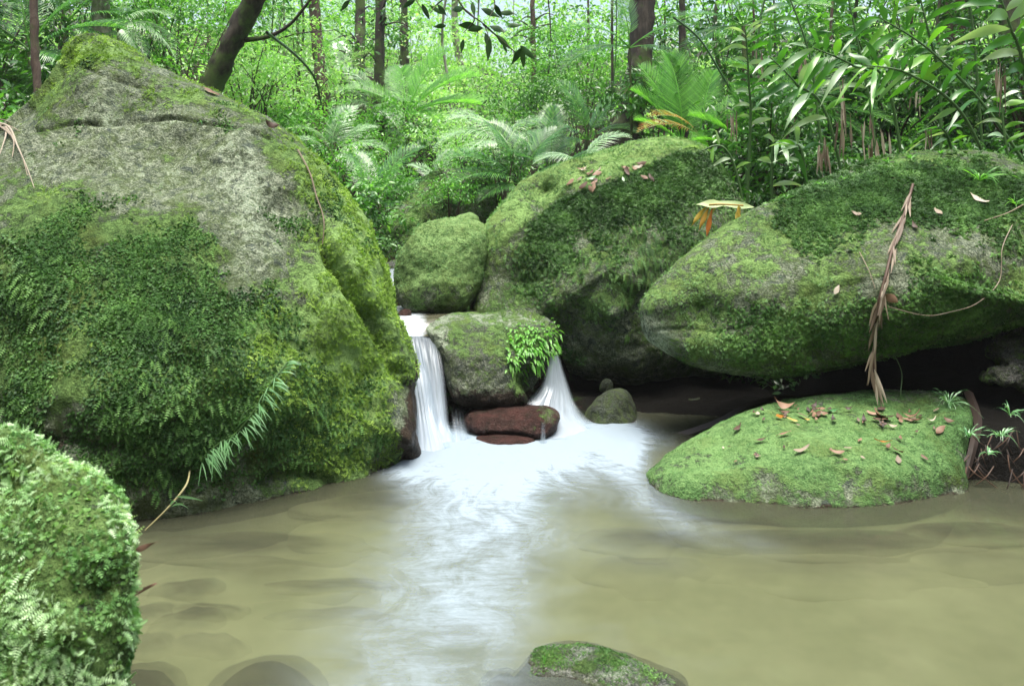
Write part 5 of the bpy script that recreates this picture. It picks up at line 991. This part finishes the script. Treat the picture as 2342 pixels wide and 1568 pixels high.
# ---- branch hanging into the top of the frame
a = Acc(); tw = Acc(); rng = np.random.RandomState(21); o0 = W(1060, -60, 4.2)
for pts in ([(1020, -60), (1060, 20), (1105, 55), (1120, 95)], [(1060, 20), (1085, 45), (1060, 75)], [(980, -60), (950, -10), (965, 20)], [(1105, 55), (1150, 95), (1190, 130)], [(1040, -20), (1000, 10), (985, 30)], [(1080, -60), (1130, 0), (1120, 40)]):
    P = np.array([W(x, y, 4.2 + .05 * rng.normal()) for x, y in pts]); tw.add(*tube(P, [0.006, .004, .002], 5, 12), .2)
for (x, y, an, ln) in [(1120, 60, -20, 62), (1105, 65, 190, 60), (1110, 75, -70, 62), (1090, 62, 175, 70), (1120, 90, -95, 60), (1135, 80, -40, 60), (1195, 110, -130, 60), (1195, 112, -85, 55), (1190, 105, -35, 62), (1060, 90, -100, 42), (965, 10, -60, 50), (950, 0, -150, 50), (985, 15, -20, 50), (800, 0, -130, 45), (1000, 10, -45, 45), (1100, 20, -15, 70), (1060, 20, 200, 60), (1130, 10, -50, 55), (1160, 60, 10, 50), (1080, 5, -80, 45), (1140, 30, 0, 60), (1020, 60, 170, 50), (1150, 100, -60, 30)]:
    p = W(x, y, 4.2 + .08 * rng.normal()); l = ln * .72 * 4.2 / FD; blade(a, p, (math.cos(R(an)), .5 * rng.normal(), math.sin(R(an))), l, l * .17, .12, float(.3 * rng.rand()), side=(-math.sin(R(an)), .3, math.cos(R(an))), rng=rng)
t = thing('overhanging_branch', 'twigs with dark pointed leaves hanging into the top of the view', 'branch', o0)
link('twig', tw.mesh('twig', G['bark'], o0), t); link('leaves', a.mesh('leaves', G['ferndark'], o0, True), t)

# ------------------------------------------------------------------ small plants, dry things and fallen leaves on the boulders
def near(rk, dx, dy):
    d = (rk.px - dx) ** 2 + (rk.py - dy) ** 2; v = rk.P - np.array([0, 0, CAMH]); fc = (rk.N * v).sum(1)
    d = np.where(fc < 0, d, 1e12); k = np.argmin(d); return rk.P[k].copy(), rk.N[k].copy()

# row of drooping blades along the largest boulder
rng = np.random.RandomState(8); p0, _ = near(b1, 560, 960); t = thing('trailing_grass', 'slanting row of drooping green blades across the face of the largest boulder', 'grass', p0)
a = Acc(); st = Acc(); path = catmull(np.array([(655, 830, 0), (625, 870, 0), (600, 905, 0), (575, 950, 0), (545, 985, 0), (505, 1010, 0), (475, 1030, 0), (462, 1052, 0)], float), 44, False)
SP = [near(b1, q[0], q[1]) for q in path]; st.add(*tube([s[0] + s[1] * .01 for s in SP[::5]], [.004, .003], 5, 30), .5); link('stem', st.mesh('stem', G['stem'], p0), t)
for i, (P, Nn) in enumerate(SP):
    for k in range(2):
        d = np.array([.25 + .55 * rng.normal() + (.9 if i < 5 else 0), 0, -.35 + .35 * rng.rand() + (.7 if i < 5 else 0)]) + Nn * .6
        blade(a, P + Nn * .01, d, .105 * (.6 + .6 * rng.rand()), .0036, .45, float(.4 + .6 * rng.rand()), side=(0.6, 0, .5), rng=rng, wave=0, seg=6)
link('blades', a.mesh('blades', G['grass'], p0, True), t)
# trailing runner touching the water
P, _ = near(b1, 435, 1075); t = thing('trailing_stem', 'yellowish stem with two green blades drooping from the largest boulder to the water', 'plant', P); a = Acc(); c = Acc()
c.add(*tube([P, W(425, 1110, 3.78), W(385, 1160, 3.72), W(332, 1212, 3.7)], [.004, .005, .005, .004], 6, 30), 1.0); link('stem', c.mesh('stem', G['tan'], P), t)
for x, y, d in ((388, 1160, (.1, 0, .3)), (392, 1158, (.45, 0, .35)), (400, 1135, (1, 0, .05))): blade(a, W(x, y, 3.72), d, .13, .006, .9 if d[0] < 1 else .2, .7, side=(0.8, 0, -.3), rng=rng, wave=0)
link('blades', a.mesh('blades', G['grass'], P, True), t)
# thin runner on the shoulder
pts = [near(b1, x, y) for x, y in [(682, 350), (705, 400), (720, 450), (735, 490), (745, 520), (742, 560)]]
a = Acc(); a.add(*tube([p + n * .02 for p, n in pts], [.005, .004, .003], 5, 30), .4); tag(link('creeper_stem', a.mesh('creeper_stem', G['deadpale'], pts[0][0]), None, pts[0][0]), 'bare pinkish creeper stem running down the right shoulder of the largest boulder', 'creeper')
# pale roots at the far left
p0, _ = near(b1, 30, 300); a = Acc(); rng = np.random.RandomState(4)
for pts in ([(-10, 285), (25, 300), (50, 340), (65, 390), (78, 440)], [(0, 290), (30, 320), (58, 360), (72, 410)], [(5, 290), (20, 310), (10, 345), (0, 370)], [(-20, 300), (20, 295), (45, 310)], [(20, 300), (38, 330), (40, 365)], [(-20, 280), (10, 280), (30, 290)]):
    Q_ = [near(b1, *q) for q in pts]; a.add(*tube([q + n * .03 for q, n in Q_], [.009, .006, .003, .002], 6, 30), float(.3 + .5 * rng.rand()))
tag(link('aerial_root', a.mesh('aerial_root', G['deadpale'], p0), None, p0), 'tangle of pale roots dangling over the left edge of the largest boulder', 'root')
# small sprout in the crack
def sprout(p, n, label, size, nb, w, mat='grass', seed=0, up=(0, 0, 1), droop=.5, name='grass_tuft', cat='grass', group=None):
    rng = np.random.RandomState(seed + 70); a = Acc()
    for i in range(nb):
        an = rng.rand() * 6.28; d = np.array([math.cos(an), math.sin(an) - .2, .0]) * (.5 + .5 * rng.rand()) + np.array(up) * (.5 + .6 * rng.rand()) + n * .3
        blade(a, p, d, size * (.6 + .6 * rng.rand()), w * .55 * (.8 + .4 * rng.rand()), droop * (.8 + .9 * rng.rand()), float(rng.rand()), side=(-d[1] - .2, d[0], .3), rng=rng, wave=.01, seg=7)
    return tag(link(name, a.mesh(name, G[mat], p, True), None, p), label, cat, group)
p, n = near(b1, 460, 278); sprout(p, n, 'tiny bright sprout rooted in the crack of the largest boulder', .06, 9, .004, seed=1)
p, n = near(b6, 2170, 925); sprout(p, n, 'arching grass tuft at the back corner of the low flat boulder', .22, 34, .005, seed=2)
p = W(2215, 1000, 4.50); sprout(p, n, 'grass tuft at the right end of the low flat boulder', .15, 22, .006, seed=3)
p = W(2290, 1000, 4.50); sprout(p, n, 'grass tuft on the muddy bank nearer the right edge', .15, 24, .006, seed=4)
p = W(2310, 950, 4.6); sprout(p, n, 'dark grass tuft highest on the muddy bank', .16, 20, .006, seed=5)
p = W(2260, 1040, 4.42); sprout(p, n, 'small leafy seedling below the grass tufts on the muddy bank', .10, 12, .010, seed=6)
p, n = near(b5, 2240, 415); sprout(p, n, 'bright broad bladed plant crowning the creeper mat on the long boulder', .26, 22, .010, 'palmbright', seed=7, name='rosette_plant', cat='plant')
p, n = near(b5, 2325, 470); sprout(p, n, 'small yellow green rosette near the right edge of the long boulder', .12, 20, .006, 'palmbright', seed=8, name='rosette_plant', cat='plant')
for i, (x, y) in enumerate([(2030, 372), (1800, 455), (1930, 412), (2085, 365), (1880, 425), (2150, 352)]):
    p, n = near(b5, x, y); sprout(p, n, 'little bright seedling sprouting from the crest of the long boulder', .10, 12, .007, 'palmbright', seed=10 + i, name='seedling', cat='seedling', group='seedlings on the crest of the long boulder')
p, n = near(b13, 1245, 1520); sprout(p, n, 'single tiny green leaf on the speckled rock in front', .035, 2, .004, 'palmbright', seed=20, name='seedling', cat='seedling', droop=.1)
# fern tuft on the block
rng = np.random.RandomState(9); p0, _ = near(b7, 1210, 780); a = Acc(); FT = T_frond(5, .30, .25)
k = 330; gx_ = 1218 + 46 * rng.normal(size=k); gy_ = 785 + 26 * rng.normal(size=k); ok = (gx_ < 1282) & (gx_ > 1150) & (gy_ > 735)
for x, y in zip(gx_[ok], gy_[ok]):
    P, Nn = near(b7, x, y); blade(a, P + Nn * .01, np.array([.3 * rng.normal(), -.2, -.25 + .5 * rng.rand()]) + Nn * .9, .052 * (.6 + .6 * rng.rand()), .0085, .8, float(.3 + .7 * rng.rand()), side=(1, 0, .3 * rng.normal()), rng=rng, seg=5, wave=.06)
for x, y in ((1205, 832), (1215, 836), (1228, 838)):
    P, Nn = near(b7, x, y); blade(a, P + Nn * .01, np.array([0, -.3, -.6]) + Nn, .06, .010, .5, .8, side=(1, 0, 0), rng=rng, seg=5)
tag(link('fern', a.mesh('fern', G['palmbright'], p0, True), None, p0), 'bright fern tuft hanging on the right shoulder of the squarish block', 'fern')

# dry palm strip over the long boulder
p0, _ = near(b5, 2085, 440); t = thing('dry_palm_frond', 'long dry reddish palm frond hanging down the long boulder over the hollow', 'dry frond', p0); a = Acc(); rng = np.random.RandomState(15)
pa = [(2085, 430), (2065, 500), (2040, 570), (2018, 640), (2000, 700), (1995, 760), (1998, 830), (2005, 890)]
SPt = []
for x, y in pa:
    P, Nn = near(b5, x, min(y, 800)); 
    if y > 790: P = W(x, y, SPt[-1][1] + .0)
    SPt.append(P + (Nn * .035 if y < 790 else 0))
a.add(*tube(SPt, [.010, .009, .010, .007, .003], 6, 50), .2); link('rachis', a.mesh('rachis', G['dead'], p0, True), t)
a = Acc(); cc = catmull(np.array(SPt), 60, False)
for i in range(46):
    j = rng.randint(2, 57); d = cc[min(59, j + 3)] - cc[j]; d /= np.linalg.norm(d); d = d + rng.normal(size=3) * np.array([.17, .06, .08])
    blade(a, cc[j] + rng.normal(size=3) * .006 + np.array([0, -.012, 0]), d, .12 + .13 * rng.rand(), .007 + .006 * rng.rand(), .03, float(rng.rand()), side=(1, .4 * rng.normal(), .2), rng=rng, wave=.01, fold=.6)
link('leaflets', a.mesh('leaflets', G['deadpale'], p0, True), t)
# withering leaf bundle at the left end of the long boulder
p0 = W(1725, 474, 5.75); t = thing('withered_leaf', 'pale withering leaf with orange drooping tips left of the long boulder crest', 'withered leaf', p0); a = Acc(); b = Acc(); rng = np.random.RandomState(2); b.add(*tube([W(1700, 470, 5.7), W(1650, 467, 5.69), W(1622, 468, 5.68)], [.006, .005], 5, 8), .3)
blade(a, p0, (-1, -.1, .12), .36, .030, .02, 1.0, side=(0.1, .5, .8), rng=rng, wave=.012, seg=12); blade(a, W(1660, 468, 5.7), (-1, -.1, .05), .22, .035, .05, .95, side=(.1, .6, .8), rng=rng, wave=.02)
for x, y, d, l, vv in ((1625, 468, (-.45, -.1, -.9), .22, .3), (1618, 470, (-.65, -.1, -.75), .19, .45), (1632, 470, (-.25, -.1, -1), .25, .0), (1640, 468, (-.4, 0, -.6), .14, .7), (1690, 470, (.0, -.1, -.9), .11, .45), (1695, 472, (-.35, -.1, -.9), .13, .5)):
    blade(b, W(x, y, 5.68), d, l, .016, .05, vv, side=(.7, .1, -.5), rng=rng, fold=.6, wave=.05)
link('blade', a.mesh('blade', G['orange'], p0, True), t); link('tips', b.mesh('tips', G['orange'], p0, True), t)
# thin vines
def vine(pts, r, label, mat='deadpale', name='vine', v=.6):
    P = np.array([W(*q) for q in pts]); a = Acc(); a.add(*tube(P, r, 5, 40), v); return tag(link(name, a.mesh(name, G[mat], P[0]), None, P[0]), label, name)
def svine(rk, pts, r, label, v=.6, mat='deadpale'):
    P = [near(rk, *q) for q in pts]; P = np.array([p + n * .02 for p, n in P]); a = Acc(); a.add(*tube(P, r, 5, 40), v); return tag(link('vine', a.mesh('vine', G[mat], P[0]), None, P[0]), label, 'vine')
svine(b5, [(2310, 520), (2290, 570), (2275, 640), (2230, 690), (2170, 710), (2110, 718), (2030, 700)], [.003, .003, .002], 'thin tan vine looping across the right half of the long boulder')
svine(b5, [(1965, 580), (1985, 620), (2000, 660)], [.003, .002], 'short thin vine left of the hanging dry frond')
svine(b5, [(2342, 470), (2300, 490), (2250, 510)], [.004, .003], 'short pale twig on the crest near the right edge')
vine([(2040, 800, 5.1), (2062, 850, 5.05), (2060, 900, 5.0), (2066, 925, 5.0)], [.003, .002], 'thin green tendril dangling into the hollow right of the dry frond', 'stem')
vine([(610, 75, 8.6), (680, 130, 9.5), (720, 180, 10), (735, 240, 10.2)], [.02, .012], 'crooked liana bending down across the glade', 'stem', v=.1)
vine([(1540, 40, 7.8), (1600, 90, 7.8), (1650, 170, 7.8), (1690, 240, 7.8)], [.012, .01], 'dark slanting liana behind the tall ginger cane', 'stem', v=0)
vine([(1410, 0, 8.4), (1408, 130, 8.4), (1395, 260, 8.4)], [.006, .005], 'thin hanging vine left of the largest dark trunk', 'stem', v=.2)
# dead root in the hollow
vine([(1540, 1003, 5.5), (1640, 968, 5.45), (1720, 925, 5.45), (1830, 905, 5.5), (1980, 900, 5.5)], [.035, .03, .02, .012], 'dark wet root lying along the mouth of the hollow', 'rootdark', 'root', .0)
vine([(2215, 900, 5.1), (2235, 960, 4.8), (2225, 1020, 4.6), (2205, 1090, 4.45)], [.028, .024, .02], 'mossy root running down beside the low flat boulder', 'rootdark', 'root', .1)
rng = random.Random(3)
for i in range(34):
    x = rng.uniform(2205, 2360); y = rng.uniform(980, 1080); an = rng.uniform(-1.2, 1.2); l = rng.uniform(30, 80)
    Y = 4.33 + (1110 - y) * .002
    vine([(x, y, Y), (x + l * .5 * math.sin(an), y + l * .5, Y - .03), (x + l * math.sin(an) * 1.2, y + l * .9, Y - .02)], [.0035, .003, .002], 'bare twig or rootlet poking from the muddy right bank', 'dead' if i % 3 else 'rootdark', 'rootlet', .4 * rng.random()).__setitem__('group', 'rootlets on the muddy right bank')

# fallen leaves
def leafthing(rk, dx, dy, size, ang, mat, label, group=None, seed=0, curl=.25, w=.22, pos=None):
    rng = np.random.RandomState(seed + 7); p, n = near(rk, dx, dy) if pos is None else pos
    n = n / np.linalg.norm(n); x = np.cross(n, [0, 1, 0]); x /= np.linalg.norm(x); y = np.cross(n, x)
    d = x * math.cos(R(ang)) - y * math.sin(R(ang)); s = np.cross(n, d); a = Acc()
    p = p + n * .010
    blade(a, p - d * size * .5 + n * size * curl * .3, d, size, size * w, 0.0, float(rng.rand()), side=s + n * .25 * rng.normal(), rng=rng, wave=.03, fold=.30, seg=9)
    V = np.concatenate(a.V); k = ((V - p) @ d) / size; V = V + n * (curl * size * (k * 2) ** 2 * .5 * (1 if rng.rand() < .5 else -.3))[:, None] + n * 0.006; a.V = [V]
    return tag(link('fallen_leaf', a.mesh('fallen_leaf', G[mat], p, True), None, p), label, 'fallen leaf', group)
leafthing(b6, 1785, 938, .125, 10, 'dead', 'large curled rust brown leaf at the back left of the low flat boulder', seed=1, curl=.6)
leafthing(b6, 2018, 957, .12, 175, 'dead', 'large grey brown leaf on the low flat boulder, right of its middle', seed=2, curl=.3, w=.26)
leafthing(b6, 2090, 962, .10, 30, 'dead', 'dark curled leaf beside the grey brown one on the low flat boulder', seed=3, curl=.6, w=.25)
leafthing(b6, 1690, 985, .075, 160, 'dead', 'small dark leaf lying alone on the left of the low flat boulder', seed=4, curl=.3)
leafthing(b6, 1740, 1012, .09, 175, 'dead', 'thin russet leaf, lowest on the left half of the low flat boulder', seed=5, w=.12)
leafthing(b6, 1795, 996, .09, 5, 'dead', 'thin russet leaf just above the lowest left one', seed=6, w=.14)
leafthing(b6, 1835, 1034, .10, 170, 'deadpale', 'pale brown leaf in the front middle of the low flat boulder', seed=7, w=.16)
leafthing(b6, 1913, 1040, .08, 20, 'dead', 'twisted brown leaf right of the pale front one', seed=8, w=.16)
leafthing(b6, 2050, 1035, .075, 60, 'dead', 'brown leaf standing above the lowest right one on the low flat boulder', seed=9, w=.25)
leafthing(b6, 2052, 1055, .06, 100, 'deadpale', 'lowest brown leaf on the right half of the low flat boulder', seed=10, w=.25)
leafthing(b6, 2150, 985, .09, 150, 'dead', 'brown leaf near the grass tuft on the low flat boulder', seed=11, w=.2)
leafthing(b6, 1905, 945, .07, 20, 'grass', 'fallen green leaf in the line of litter on the low flat boulder', seed=12, w=.2)
leafthing(b6, 1810, 965, .07, 40, 'orange', 'orange curled leaf below the large rust brown one', seed=13, w=.2)
leafthing(b6, 2020, 1018, .10, 5, 'orange', 'thin orange leaf at the right middle of the low flat boulder', seed=14, w=.07)
rng = random.Random(4)
for i in range(52):
    t_ = rng.random(); x = 1740 + 430 * t_ + rng.uniform(-20, 20); y = 928 + 30 * t_ + rng.gauss(12, 12)
    leafthing(b6, x, y, rng.uniform(.03, .075), rng.uniform(0, 360), rng.choice(['dead', 'dead', 'dead', 'rootdark', 'deadpale', 'orange']), 'small brown scrap in the band of litter on the low flat boulder', 'small leaf scraps on the low flat boulder', seed=20 + i, curl=rng.uniform(.1, .6))
for i in range(22):
    leafthing(b6, rng.uniform(1650, 2170), rng.uniform(960, 1060), rng.uniform(.02, .05), rng.uniform(0, 360), rng.choice(['dead', 'deadpale']), 'small brown scrap scattered below the litter band on the low flat boulder', 'small leaf scraps on the low flat boulder', seed=90 + i, curl=.3)
for i in range(24):
    x = rng.uniform(1290, 1500); y = 425 - (x - 1290) * .17 + rng.gauss(-8, 12)
    leafthing(b4, x, y, rng.uniform(.05, .10), rng.uniform(0, 360), rng.choice(['dead', 'deadpale', 'dead']), 'pinkish brown dead leaf on the mossy top of the middle boulder', 'dead leaves on top of the middle boulder', seed=130 + i, curl=.3)
leafthing(b4, 1355, 412, .09, 0, 'palmpale', 'pale green fallen leaf on the mossy top of the middle boulder', seed=170)
leafthing(b4, 1425, 412, .06, 80, 'palmpale', 'smaller pale green leaf right of the larger one on the middle boulder', seed=171)
leafthing(b5, 2240, 460, .14, 75, 'deadpale', 'upright pinkish dead leaf on the creeper mat near the right edge', seed=172, w=.16)
leafthing(b5, 2145, 488, .09, 85, 'deadpale', 'pale curled dead leaf in the middle of the creeper mat', seed=173)
leafthing(b5, 1960, 492, .07, 60, 'deadpale', 'pale dead leaf at the lower left of the creeper mat', seed=174)
leafthing(b5, 1915, 665, .07, 160, 'deadpale', 'single cream leaf stuck to the face of the long boulder', seed=175)
leafthing(b5, 2033, 680, .09, 95, 'dead', 'dark leaf caught beside the hanging dry frond', seed=176, w=.3)
leafthing(b5, 2090, 520, .07, 90, 'dead', 'small brown leaf right of the top of the dry frond', seed=177)
leafthing(b1, 612, 292, .10, -40, 'dead', 'curled dark leaf on the right slope of the largest boulder', seed=178, curl=.5)
leafthing(b1, 480, 213, .12, -20, 'dead', 'flat brown leaf on the crest of the largest boulder', seed=179)
leafthing(b2, 296, 1260, .13, -85, 'dead', 'dark red brown leaf edge hanging beside the near mossy boulder', seed=180, w=.05, pos=(W(302, 1255, 2.12), np.array([.9, -.4, .1])))
leafthing(b2, 296, 1340, .12, -85, 'dead', 'second red brown leaf hanging lower beside the near mossy boulder', seed=181, w=.05, pos=(W(304, 1350, 2.12), np.array([.9, -.4, .1])))

# ------------------------------------------------------------------ the moist air under the trees
hb = np.array([[x, y, z] for x in (-62, 62) for y in (-26, 91) for z in (-3, 32)], float)
m, nt, N, L = newmat('moist_air'); v = N('ShaderNodeVolumePrincipled'); v.inputs['Color'].default_value = (0.93, 0.97, 0.95, 1); v.inputs['Density'].default_value = 0.0009
o = N('ShaderNodeOutputMaterial'); L(v.outputs[0], o.inputs['Volume'])
tag(link('haze', mesh('haze', hb, np.array([[0, 1, 3, 2], [4, 6, 7, 5], [0, 4, 5, 1], [2, 3, 7, 6], [0, 2, 6, 4], [1, 5, 7, 3]]), m, smooth=False)), 'pale moist air in the glade', None, None, 'stuff')
